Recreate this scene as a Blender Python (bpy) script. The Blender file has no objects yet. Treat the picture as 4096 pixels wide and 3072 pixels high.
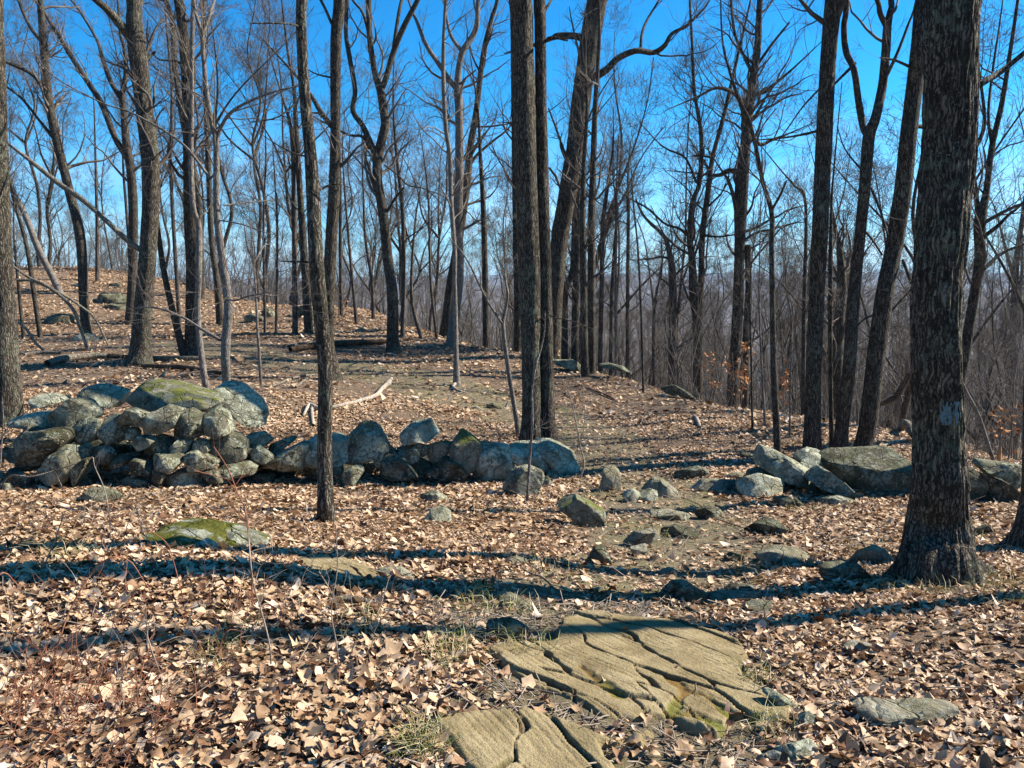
import bpy, math
import numpy as np
rng = np.random.default_rng(7)
SC = bpy.context.scene
COL = SC.collection
D = bpy.data

# ------------------------------------------------------------------ camera
W_, H_, F_ = 1024, 768, 800.0
PITCH = math.atan2(102, F_)
CAM = np.array([0.0, 0.0, 1.6])
FW = np.array([0, math.cos(PITCH), -math.sin(PITCH)])
UP = np.array([0, math.sin(PITCH), math.cos(PITCH)])
RT = np.array([1.0, 0, 0])
cd = D.cameras.new('camera'); cam = D.objects.new('camera', cd); COL.objects.link(cam)
cam.location = CAM; cam.rotation_euler = (math.pi/2 - PITCH, 0, 0)
cd.sensor_width = 36; cd.lens = F_/W_*36; cd.clip_start = 0.05; cd.clip_end = 12000
SC.camera = cam
SUN_AZ, SUN_EL = math.radians(16), math.radians(38)     # azimuth from +X towards +Y

TL = {1: (0, 0, .226), 2: (250, 0, .226), 3: (500, 0, .226), 4: (749, 0, .226),
      5: (0, 350, .1582), 6: (300, 350, .1582), 7: (625, 350, .1804),
      8: (0, 500, .1695), 9: (325, 500, .1695), 10: (649, 500, .1695), 0: (0, 0, 1.0)}
def T(t, x, y):
    a = TL[t]; return a[0] + x*a[2], a[1] + y*a[2]
def ray(px, py):
    return FW + RT*((px-512)/F_) - UP*((py-384)/F_)
def onY(px, py, Y):
    r = ray(px, py); return CAM + r*(Y/r[1])

# ------------------------------------------------------------------ terrain
CP = [  # px, py, depth
 (0,768,2.4),(512,768,2.45),(1024,768,2.45),(-300,768,2.4),(1300,768,2.4),
 (0,650,3.0),(300,650,3.1),(600,650,3.4),(1024,650,3.3),(-300,650,3.0),(1350,650,3.3),
 (0,575,3.7),(250,575,3.9),(450,575,4.5),(680,580,5.0),(860,580,5.4),(1024,575,5.1),(-300,575,3.8),(1350,575,5.0),
 (0,525,5.2),(200,530,5.1),(330,524,6.4),(520,520,7.2),(720,520,7.6),(900,520,7.2),(1024,530,6.6),(1350,535,6.6),(-250,530,5.2),
 (0,488,8.6),(200,487,9.0),(350,484,9.6),(480,482,10.0),(600,475,10.3),(740,480,9.9),(850,492,9.2),(1024,500,8.6),(1350,505,8.4),(-250,490,8.4),
 (540,448,12.2),(300,430,12.4),(450,420,13.4),(640,440,12.8),(780,450,12.2),(860,458,12.0),(0,400,13.5),(-250,400,13.5),
 (210,397,13.6),(100,375,16.5),(300,375,17.0),(456,387,17.0),(560,395,17.5),(650,400,16.8),
 (140,362,17.6),(230,352,19.5),(390,352,22),(80,340,22),(-250,350,22),(20,330,24),(230,325,27),
 (60,278,40),(130,278,40),(-250,270,42),(200,290,37),(250,303,35),(320,314,33),(400,322,31),(463,343,26.5),
 (555,362,22.5),(648,385,19.5),(727,408,17.5),(787,419,15.8),(907,431,14.3),(1020,463,12),(1350,480,11)]
EXTRA = []   # beyond the crest the land falls away
for (px, py, Y, sl) in [(-250,270,42,.12),(60,278,40,.14),(200,290,37,.2),(320,314,33,.26),(400,322,31,.32),(463,343,26.5,.36),
                    (555,362,22.5,.42),(648,385,19.5,.46),(727,408,17.5,.48),(787,419,15.8,.5),(907,431,14.3,.52),(1020,463,12,.55),(1350,480,11,.55)]:
    p = onY(px, py, Y); u = (p-CAM); u = u/np.hypot(u[0], u[1])
    for dd in (4, 10, 20, 34):
        EXTRA.append((p[0]+u[0]*dd, p[1]+u[1]*dd, p[2]-sl*dd*(1-dd*.004)-(.4 if dd<9 else .9)*sl*2))
pts = [tuple(onY(*c)) for c in CP] + EXTRA + [(0,0,0),(-2.5,0,.1),(2.5,0,0),(0,-4,.1),(-6,-3,.3),(6,-3,.1),(-5,2,.2),(5,2,.0)]
pts = np.array(pts)
def _tps(r2): return np.where(r2 > 0, r2*np.log(r2+1e-12)*.5, 0)
n_ = len(pts)
K = _tps(((pts[:, None, :2]-pts[None, :, :2])**2).sum(-1)) + np.eye(n_)*1.2
Pm = np.c_[np.ones(n_), pts[:, :2]]
A_ = np.block([[K, Pm], [Pm.T, np.zeros((3, 3))]])
sol = np.linalg.solve(A_, np.r_[pts[:, 2], 0, 0, 0])
def sstep(a, b, x):
    t = np.clip((x-a)/(b-a), 0, 1); return t*t*(3-2*t)
def hash3(ix, iy, iz, s):
    h = (ix.astype(np.int64)*374761393 + iy.astype(np.int64)*668265263 + iz.astype(np.int64)*2147483647 + s*974634777) & 0xffffffff
    h = ((h ^ (h >> 13))*1274126177) & 0xffffffff
    h = h ^ (h >> 16)
    return (h & 0xffff)/65535.0*2-1
def vnoise(x, y, z=None, s=0):
    x = np.asarray(x, float); y = np.asarray(y, float); z = np.zeros_like(x) if z is None else np.asarray(z, float)
    ix, iy, iz = np.floor(x), np.floor(y), np.floor(z)
    fx, fy, fz = x-ix, y-iy, z-iz
    fx, fy, fz = [f*f*(3-2*f) for f in (fx, fy, fz)]
    o = 0
    for a in (0, 1):
        for b in (0, 1):
            for c in (0, 1):
                o = o + hash3(ix+a, iy+b, iz+c, s)*(fx if a else 1-fx)*(fy if b else 1-fy)*(fz if c else 1-fz)
    return o
def fbm(x, y, z=None, s=0, o=4):
    r = 0; a = 1; f = 1
    for i in range(o):
        r = r + a*vnoise(x*f, y*f, None if z is None else z*f, s+i*17); a *= .5; f *= 2.03
    return r
def far_h(x, y):
    r = np.hypot(x, y); az = np.arctan2(x, np.maximum(y, 1e-3))
    side = sstep(-.5, .3, az)
    v = np.interp(r, [0, 60, 100, 180, 350, 800, 1500, 2400, 3200, 4500, 6500], [-6, -9, -16, -32, -62, -78, -60, -20, 14, 36, 60])
    v = v*(.35+.65*side) + (1-side)*np.interp(r, [0, 80, 200, 500], [0, 0, -5, -8])
    v = v + fbm(x/520, y/520, s=5)*np.clip((r-300)/1500, 0, 1)*16
    return v
def tps(x, y):
    shp = np.shape(x); x = np.ravel(x); y = np.ravel(y); out = np.empty(len(x))
    for i in range(0, len(x), 20000):
        a, b = x[i:i+20000], y[i:i+20000]
        r2 = (a[:, None]-pts[None, :, 0])**2 + (b[:, None]-pts[None, :, 1])**2
        out[i:i+20000] = _tps(r2)@sol[:n_] + sol[n_] + sol[n_+1]*a + sol[n_+2]*b
    return out.reshape(shp)
def terrain(x, y, fine=True):
    x = np.asarray(x, float); y = np.asarray(y, float)
    r = np.hypot(x, y)
    # crest distance varies with azimuth: blend later on the left
    b = sstep(34, 62, r - 14*sstep(.0, -.4, np.arctan2(x, np.maximum(y, 1e-3))))
    b = np.maximum(b, sstep(-3, -14, y)); b = np.maximum(b, sstep(22, 40, np.abs(x)-np.maximum(y,0)*.55))
    s = np.where(b < 1, 1.0, 0.0)
    z = np.zeros_like(x)
    m = b < 1
    if m.any():
        z[m] = np.clip(tps(x[m], y[m]), -30, 4)
    f = np.where(y < -3, .3, far_h(x, y))
    z = z*(1-b) + f*b
    if fine:
        q = np.clip(1-r/60, 0, 1)
        z = z + q*(fbm(x/1.3, y/1.3, s=3, o=3)*.045 + fbm(x/.33, y/.33, s=9, o=2)*.012)
    return z
Yt = np.concatenate([np.linspace(1.2, 14, 640), np.linspace(14.05, 60, 600)])
def at(px, py, Y=None):
    r = ray(px, py)
    if Y is not None:
        x = CAM[0]+r[0]*Y/r[1]; return np.array([x, Y, float(terrain(np.array([x]), np.array([Y]))[0])])
    P = CAM[None] + r[None]*(Yt/r[1])[:, None]
    z = terrain(P[:, 0], P[:, 1])
    k = np.where(P[:, 2] < z)[0]
    if len(k) == 0: return None
    i = k[0]
    return np.array([P[i, 0], P[i, 1], z[i]])
def gz(x, y): return float(terrain(np.array([x], float), np.array([y], float))[0])

# ------------------------------------------------------------------ mesh helpers
def mesh(name, V, Fs, mat=None, parent=None, smooth=True, attrs=None):
    me = D.meshes.new(name)
    V = np.asarray(V, np.float32)
    if isinstance(Fs, np.ndarray): Fs = [Fs]
    Fs = [np.asarray(f, np.int32) for f in Fs if len(f)]
    me.vertices.add(len(V)); me.vertices.foreach_set('co', V.ravel())
    tot = np.concatenate([np.full(len(f), f.shape[1], np.int32) for f in Fs])
    loops = np.concatenate([f.ravel() for f in Fs])
    me.loops.add(len(loops)); me.loops.foreach_set('vertex_index', loops)
    me.polygons.add(len(tot)); me.polygons.foreach_set('loop_start', np.r_[0, np.cumsum(tot)[:-1]].astype(np.int32))
    me.update(calc_edges=True); me.validate()
    if smooth: me.polygons.foreach_set('use_smooth', np.ones(len(me.polygons), bool))
    for k, (dom, arr) in (attrs or {}).items():
        a = me.attributes.new(k, 'FLOAT', dom)
        if len(a.data) == len(arr): a.data.foreach_set('value', np.asarray(arr, np.float32))
    if mat: me.materials.append(mat)
    o = D.objects.new(name, me); COL.objects.link(o)
    if parent is not None: o.parent = parent
    return o
def tag(o, label=None, cat=None, group=None, kind=None):
    if label: o['label'] = label
    if cat: o['category'] = cat
    if group: o['group'] = group
    if kind: o['kind'] = kind
    return o
def empty(name, loc):
    o = D.objects.new(name, None); COL.objects.link(o); o.location = loc; o.empty_display_size = .2; return o
def norm(v): return v/np.maximum(np.linalg.norm(v, axis=-1, keepdims=True), 1e-9)
def tubes(P, R, k, lob=None):
    """P (B,n,3) R (B,n) -> verts, quads"""
    B, n, _ = P.shape
    Tn = norm(np.gradient(P, axis=1))
    av = norm(Tn.mean(axis=1))
    ref = np.where(np.abs(av[:, 2:3]) > .8, np.array([[1., 0, 0]]), np.array([[0., 0, 1.]]))
    n1 = norm(np.cross(Tn, ref[:, None, :])); n2 = np.cross(Tn, n1)
    th = np.arange(k)*2*math.pi/k
    RR = R[:, :, None] * (np.ones((B, n, k)) if lob is None else lob)
    V = P[:, :, None, :] + RR[..., None]*(np.cos(th)[None, None, :, None]*n1[:, :, None, :] + np.sin(th)[None, None, :, None]*n2[:, :, None, :])
    b = np.arange(B)[:, None, None]*n*k; i = np.arange(n-1)[None, :, None]*k; j = np.arange(k)[None, None, :]; j2 = (j+1) % k
    Q = np.stack([b+i+j, b+i+j2, b+i+k+j2, b+i+k+j], -1).reshape(-1, 4)
    return V.reshape(-1, 3), Q
def join(parts):
    Vs, Qs, o = [], [], 0
    for V, Q in parts:
        if len(V) == 0: continue
        Vs.append(V); Qs.append(Q+o); o += len(V)
    return np.concatenate(Vs), np.concatenate(Qs)
def catmull(P, m):
    """P (n,d) -> resampled m points, smooth, by chord length"""
    P = np.asarray(P, float)
    if len(P) == 2: return P[0]+(P[1]-P[0])*np.linspace(0, 1, m)[:, None]
    Q = np.vstack([2*P[0]-P[1], P, 2*P[-1]-P[-2]])
    s = np.r_[0, np.cumsum(np.linalg.norm(np.diff(P[:, :3], axis=0), axis=1))]; s /= s[-1]
    u = np.linspace(0, 1, m); seg = np.clip(np.searchsorted(s, u, side='right')-1, 0, len(P)-2)
    t = ((u-s[seg])/np.maximum(s[seg+1]-s[seg], 1e-9))[:, None]
    a, b, c, d = Q[seg], Q[seg+1], Q[seg+2], Q[seg+3]
    return .5*((2*b)+(c-a)*t+(2*a-5*b+4*c-d)*t*t+(-a+3*b-3*c+d)*t**3)
def spawn(P, R, cnt, t0, t1, amin, amax, lmin, lmax, rf, rmax, n, up, curl, tip=.25, rmin=.0025):
    B, m, _ = P.shape
    idx = np.repeat(np.arange(B), cnt) if np.isscalar(cnt) else np.repeat(np.arange(B), cnt)
    N = len(idx)
    t = rng.uniform(t0, t1, N)*(m-1); i = np.clip(t.astype(int), 0, m-2); f = (t-i)[:, None]
    p = P[idx, i]*(1-f)+P[idx, i+1]*f; d = norm(P[idx, i+1]-P[idx, i])
    r0 = np.clip((R[idx, i]*(1-f[:, 0])+R[idx, i+1]*f[:, 0])*rf*rng.uniform(.6, 1.1, N), rmin, rmax)
    pr = norm(np.cross(d, rng.normal(size=(N, 3))))
    a = np.radians(rng.uniform(amin, amax, N))[:, None]
    d = norm(d*np.cos(a)+pr*np.sin(a)+np.array([0, 0, up])*.5)
    L = rng.uniform(lmin, lmax, N)*(1-.45*(t/(m-1)))
    out = np.empty((N, n, 3)); out[:, 0] = p
    for k in range(1, n):
        d = norm(d+rng.normal(size=(N, 3))*curl+np.array([0, 0, up*.25]))
        out[:, k] = out[:, k-1]+d*(L/(n-1))[:, None]
    rr = r0[:, None]*np.linspace(1, tip, n)[None]
    return out, rr

# ------------------------------------------------------------------ materials
def newmat(name):
    m = D.materials.new(name); m.use_nodes = True
    nt = m.node_tree; b = nt.nodes['Principled BSDF']; b.inputs['Roughness'].default_value = .9
    b.inputs['Specular IOR Level'].default_value = .15
    return m, nt, b
def ramp(nt, fac, stops, interp='LINEAR'):
    r = nt.nodes.new('ShaderNodeValToRGB'); r.color_ramp.interpolation = interp
    e = r.color_ramp.elements
    while len(e) < len(stops): e.new(.5)
    for el, (p, c) in zip(e, stops): el.position = p; el.color = (*c, 1)
    nt.links.new(fac, r.inputs[0]); return r.outputs[0]
def noise(nt, scale, detail=6, rough=.6, vec=None, mp=None, dist=0):
    n = nt.nodes.new('ShaderNodeTexNoise'); n.inputs['Scale'].default_value = scale
    n.inputs['Detail'].default_value = detail; n.inputs['Roughness'].default_value = rough; n.inputs['Distortion'].default_value = dist
    if mp is not None:
        m = nt.nodes.new('ShaderNodeMapping'); m.inputs['Scale'].default_value = mp; nt.links.new(vec, m.inputs[0]); vec = m.outputs[0]
    if vec is not None: nt.links.new(vec, n.inputs['Vector'])
    return n.outputs['Fac']
def coord(nt, which='Object'):
    c = nt.nodes.new('ShaderNodeTexCoord'); return c.outputs[which]
def mixc(nt, fac, a, b, mode='MIX'):
    m = nt.nodes.new('ShaderNodeMix'); m.data_type = 'RGBA'; m.blend_type = mode
    for s, v in ((0, fac), (6, a), (7, b)):
        if isinstance(v, (int, float)): m.inputs[s].default_value = v
        elif isinstance(v, tuple): m.inputs[s].default_value = (*v, 1)
        else: nt.links.new(v, m.inputs[s])
    return m.outputs[2]
def math_(nt, op, a, b=None, c=None):
    m = nt.nodes.new('ShaderNodeMath'); m.operation = op
    for s, v in enumerate((a, b, c)):
        if v is None: continue
        if isinstance(v, (int, float)): m.inputs[s].default_value = v
        else: nt.links.new(v, m.inputs[s])
    return m.outputs[0]
def maprange(nt, v, a, b, c=0, d=1):
    m = nt.nodes.new('ShaderNodeMapRange')
    for s, q in enumerate((a, b, c, d)): m.inputs[s+1].default_value = q
    nt.links.new(v, m.inputs[0]); return m.outputs[0]
def bump(nt, b, h, dist, strength=1.0, prev=None):
    n = nt.nodes.new('ShaderNodeBump'); n.inputs['Distance'].default_value = dist; n.inputs['Strength'].default_value = strength
    nt.links.new(h, n.inputs['Height'])
    if prev: nt.links.new(prev, n.inputs['Normal'])
    nt.links.new(n.outputs[0], b.inputs['Normal']); return n.outputs[0]

def bark_mat(name, dark, light, lichen=(.22, .26, .17), la=.35, xs=26, dist=.02):
    m, nt, b = newmat(name); v = coord(nt)
    wn = nt.nodes.new('ShaderNodeTexNoise'); wn.inputs['Scale'].default_value = 9; wn.inputs['Detail'].default_value = 3; nt.links.new(v, wn.inputs['Vector'])
    wm = nt.nodes.new('ShaderNodeMixRGB'); wm.blend_type = 'ADD'; wm.inputs[0].default_value = .08; nt.links.new(v, wm.inputs[1]); nt.links.new(wn.outputs['Color'], wm.inputs[2])
    mp = nt.nodes.new('ShaderNodeMapping'); mp.inputs['Scale'].default_value = (xs*1.6, xs*1.6, xs*.13); nt.links.new(wm.outputs[0], mp.inputs[0])
    vo = nt.nodes.new('ShaderNodeTexVoronoi'); vo.feature = 'DISTANCE_TO_EDGE'; vo.inputs['Scale'].default_value = 1; nt.links.new(mp.outputs[0], vo.inputs['Vector'])
    pl = maprange(nt, vo.outputs['Distance'], .0, .3)
    f = noise(nt, 1, 5, .65, v, (xs, xs, xs*.3), .3)
    f2 = noise(nt, 1, 4, .7, v, (xs*3.4, xs*3.4, xs*1.6))
    h = math_(nt, 'ADD', math_(nt, 'MULTIPLY', pl, .26), math_(nt, 'ADD', math_(nt, 'MULTIPLY', f, .44), math_(nt, 'MULTIPLY', f2, .38)))
    c = ramp(nt, h, [(.36, tuple(x*.55 for x in dark)), (.5, dark), (.62, tuple((p+q)/2 for p, q in zip(dark, light))), (.76, light)])
    big = noise(nt, 2.2, 5, .6, v); spots = noise(nt, 17, 4, .7, v)
    lm = math_(nt, 'MULTIPLY', maprange(nt, big, .5, .6), maprange(nt, spots, .5, .56))
    c = mixc(nt, math_(nt, 'MULTIPLY', lm, la), c, lichen)
    sp = maprange(nt, noise(nt, 60, 2, .5, v), .66, .7)
    c = mixc(nt, math_(nt, 'MULTIPLY', sp, min(1, la*1.2)), c, (.4, .4, .33))
    moss = maprange(nt, noise(nt, 5, 4, .6, v), .55, .75)
    c = mixc(nt, math_(nt, 'MULTIPLY', moss, .35), c, (.055, .062, .02))
    nt.links.new(c, b.inputs['Base Color']); bump(nt, b, h, dist*2.2, 1)
    return m
M = {}
M['bark_dark'] = bark_mat('dark_bark', (.036, .028, .02), (.2, .158, .115), la=.3)
M['bark_oak'] = bark_mat('oak_bark', (.042, .034, .024), (.25, .205, .15), la=.45, xs=30, dist=.02)
M['bark_mid'] = bark_mat('grey_brown_bark', (.04, .031, .024), (.17, .135, .1), la=.35, xs=30, dist=.014)
M['bark_pale'] = bark_mat('pale_grey_bark', (.12, .1, .085), (.36, .31, .26), la=.3, xs=34, dist=.006)
M['bark_far'] = bark_mat('far_bark', (.06, .047, .038), (.19, .15, .12), la=.2, xs=14, dist=.01)
def flat(name, c, c2=None, sc=20, rough=.85):
    m, nt, b = newmat(name); v = coord(nt)
    col = ramp(nt, noise(nt, sc, 4, .6, v), [(.35, c), (.65, c2 or tuple(x*1.6 for x in c))])
    nt.links.new(col, b.inputs['Base Color']); b.inputs['Roughness'].default_value = rough
    return m
M['twig'] = flat('twig_bark', (.1, .078, .062), (.2, .165, .13), 3)
M['twig_dark'] = flat('dark_twig_bark', (.05, .04, .033), (.13, .105, .085), 3)
M['twig_far'] = flat('far_twig_bark', (.08, .068, .056), (.16, .138, .115), .6)
M['bramble'] = flat('red_bramble_stem', (.2, .07, .04), (.3, .13, .07), 30)
M['stem'] = flat('grey_stem', (.2, .15, .11), (.36, .29, .22), 30)
M['deadwood'] = bark_mat('bleached_dead_wood', (.3, .24, .18), (.66, .57, .46), la=.05, xs=30, dist=.006)
M['log'] = bark_mat('grey_log', (.13, .105, .075), (.42, .35, .27), la=.4, xs=26, dist=.012)
M['log_dark'] = bark_mat('brown_log', (.05, .03, .018), (.2, .13, .08), la=.1, xs=26, dist=.01)
M['stick_red'] = flat('red_brown_stick', (.14, .07, .045), (.25, .14, .09), 30)
M['orangewood'] = flat('orange_splintered_wood', (.35, .16, .06), (.5, .27, .12), 40)
M['paint'] = flat('weathered_blue_paint', (.06, .1, .11), (.12, .18, .19), 60)

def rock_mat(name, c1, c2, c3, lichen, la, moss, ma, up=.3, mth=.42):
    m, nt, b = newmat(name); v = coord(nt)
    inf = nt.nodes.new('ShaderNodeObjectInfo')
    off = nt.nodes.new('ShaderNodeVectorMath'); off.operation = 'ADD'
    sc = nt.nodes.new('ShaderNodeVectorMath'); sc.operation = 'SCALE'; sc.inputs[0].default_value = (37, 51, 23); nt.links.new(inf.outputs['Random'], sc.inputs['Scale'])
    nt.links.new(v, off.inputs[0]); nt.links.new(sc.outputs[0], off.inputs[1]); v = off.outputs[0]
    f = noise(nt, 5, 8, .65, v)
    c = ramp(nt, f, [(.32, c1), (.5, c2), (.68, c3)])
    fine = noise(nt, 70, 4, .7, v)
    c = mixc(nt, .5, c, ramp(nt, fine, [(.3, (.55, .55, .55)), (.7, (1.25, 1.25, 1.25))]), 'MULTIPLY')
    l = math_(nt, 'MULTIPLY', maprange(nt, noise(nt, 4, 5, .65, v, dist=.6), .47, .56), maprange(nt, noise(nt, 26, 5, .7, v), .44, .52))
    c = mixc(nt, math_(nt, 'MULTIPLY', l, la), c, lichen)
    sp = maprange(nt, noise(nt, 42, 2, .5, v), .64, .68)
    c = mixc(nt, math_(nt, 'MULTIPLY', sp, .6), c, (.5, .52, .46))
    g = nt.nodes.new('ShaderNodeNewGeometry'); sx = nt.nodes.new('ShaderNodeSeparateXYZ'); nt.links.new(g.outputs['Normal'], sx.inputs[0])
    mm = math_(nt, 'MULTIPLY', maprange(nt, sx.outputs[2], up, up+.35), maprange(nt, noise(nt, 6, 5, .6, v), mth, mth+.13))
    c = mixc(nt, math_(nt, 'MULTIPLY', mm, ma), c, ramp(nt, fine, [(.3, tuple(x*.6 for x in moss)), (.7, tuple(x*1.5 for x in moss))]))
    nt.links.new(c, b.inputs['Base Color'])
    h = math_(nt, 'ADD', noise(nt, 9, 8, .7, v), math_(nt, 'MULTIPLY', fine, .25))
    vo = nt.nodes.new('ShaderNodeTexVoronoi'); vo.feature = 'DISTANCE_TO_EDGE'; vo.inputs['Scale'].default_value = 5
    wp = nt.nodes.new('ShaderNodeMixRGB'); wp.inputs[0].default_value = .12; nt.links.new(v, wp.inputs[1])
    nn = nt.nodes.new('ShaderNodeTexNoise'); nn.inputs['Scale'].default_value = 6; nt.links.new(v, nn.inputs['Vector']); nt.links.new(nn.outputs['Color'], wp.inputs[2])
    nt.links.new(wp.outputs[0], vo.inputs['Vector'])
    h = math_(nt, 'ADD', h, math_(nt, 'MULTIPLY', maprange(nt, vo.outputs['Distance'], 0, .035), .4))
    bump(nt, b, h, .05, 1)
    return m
LI = (.42, .42, .29)
R_ = {}
R_['grey'] = rock_mat('grey_lichened_stone', (.055, .046, .028), (.15, .135, .085), (.27, .25, .165), LI, .8, (.07, .085, .02), .25)
R_['dark'] = rock_mat('dark_shaded_stone', (.033, .026, .016), (.085, .073, .044), (.16, .14, .086), LI, .45, (.06, .07, .02), .35)  # darker stone tone; shade of shadowed faces is painted into this colour
R_['pale'] = rock_mat('pale_lichened_stone', (.11, .1, .065), (.25, .238, .16), (.4, .38, .27), (.54, .54, .38), .9, (.1, .12, .03), .15)
R_['moss'] = rock_mat('mossy_stone', (.09, .085, .055), (.17, .155, .1), (.25, .23, .16), LI, .4, (.11, .115, .02), .95, .45)
R_['green'] = rock_mat('moss_covered_rock', (.14, .145, .12), (.25, .25, .21), (.36, .36, .31), LI, .7, (.085, .085, .012), 1.0, -.3, mth=.38)
R_['tan'] = rock_mat('tan_slab_stone', (.13, .11, .07), (.23, .2, .135), (.33, .29, .2), (.38, .38, .28), .4, (.12, .11, .02), .25)

# ground ------------------------------------------------
m, nt, b = newmat('forest_floor'); v = coord(nt)
f = noise(nt, 14, 8, .75, v); f2 = noise(nt, 60, 4, .7, v); f3 = noise(nt, 1.2, 4, .6, v)
leafc = ramp(nt, f2, [(.3, (.05, .03, .018)), (.45, (.14, .085, .05)), (.55, (.3, .19, .12)), (.7, (.42, .29, .19))])
duff = ramp(nt, f, [(.3, (.065, .045, .028)), (.55, (.17, .12, .072)), (.75, (.3, .215, .13))])
c = mixc(nt, .45, duff, leafc)
dirt = ramp(nt, f, [(.3, (.09, .07, .042)), (.55, (.2, .16, .095)), (.72, (.32, .26, .165))])
grs = ramp(nt, f2, [(.3, (.08, .075, .025)), (.6, (.22, .2, .08))])
dirt = mixc(nt, maprange(nt, f3, .48, .62, 0, .6), dirt, grs)
at_ = nt.nodes.new('ShaderNodeAttribute'); at_.attribute_name = 'path'
pm = maprange(nt, math_(nt, 'ADD', at_.outputs['Fac'], math_(nt, 'MULTIPLY', math_(nt, 'SUBTRACT', f, .5), 1.0)), .35, .65)
c = mixc(nt, pm, c, dirt)
fa = nt.nodes.new('ShaderNodeAttribute'); fa.attribute_name = 'far'
wood = ramp(nt, noise(nt, .02, 8, .75, v), [(.35, (.075, .055, .043)), (.6, (.15, .115, .09)), (.7, (.11, .105, .08))])
c = mixc(nt, fa.outputs['Fac'], c, wood)
nt.links.new(c, b.inputs['Base Color'])
bump(nt, b, math_(nt, 'ADD', f, math_(nt, 'MULTIPLY', f2, .5)), .04, 1)
M['ground'] = m

PATH_PX = [(600,640),(680,570),(690,540),(655,505),(640,478),(610,458),(585,440),(520,412),(470,396),(420,382),(370,371),(310,366),(240,352),(180,345)]
PATH = np.array([at(*p)[:2] for p in PATH_PX])
PATHW = np.interp(np.arange(len(PATH_PX)), [0, 3, 5, 8, 13], [.75, .8, .85, 1.15, 1.1])
def seg_dist(x, y, PL, wid=None):
    best = np.full(np.shape(x), 1e9)
    for i in range(len(PL)-1):
        a, b_ = PL[i], PL[i+1]; d = b_-a; L2 = (d**2).sum()+1e-9
        t = np.clip(((x-a[0])*d[0]+(y-a[1])*d[1])/L2, 0, 1)
        q = np.hypot(x-a[0]-t*d[0], y-a[1]-t*d[1])
        if wid is not None: q = q/(wid[i]*(1-t)+wid[i+1]*t)
        best = np.minimum(best, q)
    return best
rr = np.concatenate([[0.02], np.geomspace(.35, 12, 230), np.geomspace(12.1, 7000, 190)])
aa = np.radians(np.concatenate([np.linspace(-52, 52, 700), np.linspace(53, 307, 120)]))
RRg, AAg = np.meshgrid(rr, aa, indexing='ij')
gx = RRg*np.sin(AAg); gy = RRg*np.cos(AAg)-.4
gzv = terrain(gx, gy)
nr, na = RRg.shape
i = np.arange(nr-1)[:, None]; j = np.arange(na)[None]; j2 = (j+1) % na
Q = np.stack([i*na+j, (i+1)*na+j, (i+1)*na+j2, i*na+j2], -1).reshape(-1, 4)[:, ::-1]
pd = seg_dist(gx, gy, PATH, PATHW)
def pip(x, y, poly):
    ins = np.zeros(np.shape(x), bool)
    for a, b_ in zip(poly, np.roll(poly, -1, axis=0)):
        cnd = ((a[1] > y) != (b_[1] > y)) & (x < (b_[0]-a[0])*(y-a[1])/(b_[1]-a[1]+1e-12)+a[0]); ins ^= cnd
    return ins
def px_poly(lst): return np.array([at(*T(t, x, y))[:2] for t, x, y in lst])
DUFF = px_poly([(9,600,1345),(9,800,1180),(9,930,1040),(9,900,900),(9,1000,720),(9,1400,640),(9,1900,680),(10,300,740),(10,560,850),(10,640,1000),(10,700,1120),(10,900,1290),(10,880,1450),(10,640,1560),(10,560,1800),(9,700,1800),(9,660,1500)])
def duff_d(x, y):
    d = seg_dist(x, y, np.vstack([DUFF, DUFF[:1]])); return np.where(pip(x, y, DUFF), d, -d)
pd = np.minimum(pd, np.where((np.abs(gx) < 3) & (gy < 6) & (gy > 0), .8-duff_d(gx, gy)*5, 9))
go = mesh('ground', np.stack([gx, gy, gzv], -1).reshape(-1, 3), Q, M['ground'],
          attrs={'path': ('POINT', (1-sstep(.55, 1.5, pd)).ravel()), 'far': ('POINT', sstep(60, 140, np.hypot(gx, gy)).ravel())})
go['kind'] = 'structure'
if go.data.polygons[100].normal.z < 0: go.data.flip_normals()

# ------------------------------------------------------------------ rocks
def icos(sub):
    import bmesh
    bm = bmesh.new(); bmesh.ops.create_icosphere(bm, subdivisions=sub, radius=1)
    V = np.array([v.co[:] for v in bm.verts]); Fc = np.array([[v.index for v in f.verts] for f in bm.faces]); bm.free(); return V, Fc
ICO = {3: icos(3), 4: icos(4), 5: icos(5)}
def outline_r(poly, ang):
    """distance from origin to polygon along each angle"""
    dx, dy = np.cos(ang), np.sin(ang); best = np.zeros_like(ang)
    for a, b_ in zip(poly, np.roll(poly, -1, axis=0)):
        e = b_-a; den = dx*e[1]-dy*e[0]
        den = np.where(np.abs(den) < 1e-9, 1e-9, den)
        t = (a[0]*e[1]-a[1]*e[0])/den; s_ = (a[0]*dy-a[1]*dx)/den
        ok = (t > 0) & (s_ >= -1e-4) & (s_ <= 1+1e-4)
        best = np.where(ok & (t > best), t, best)
    return best
def parse(s):
    return np.array([[float(q) for q in p.split(',')] for p in s.split()])
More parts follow.
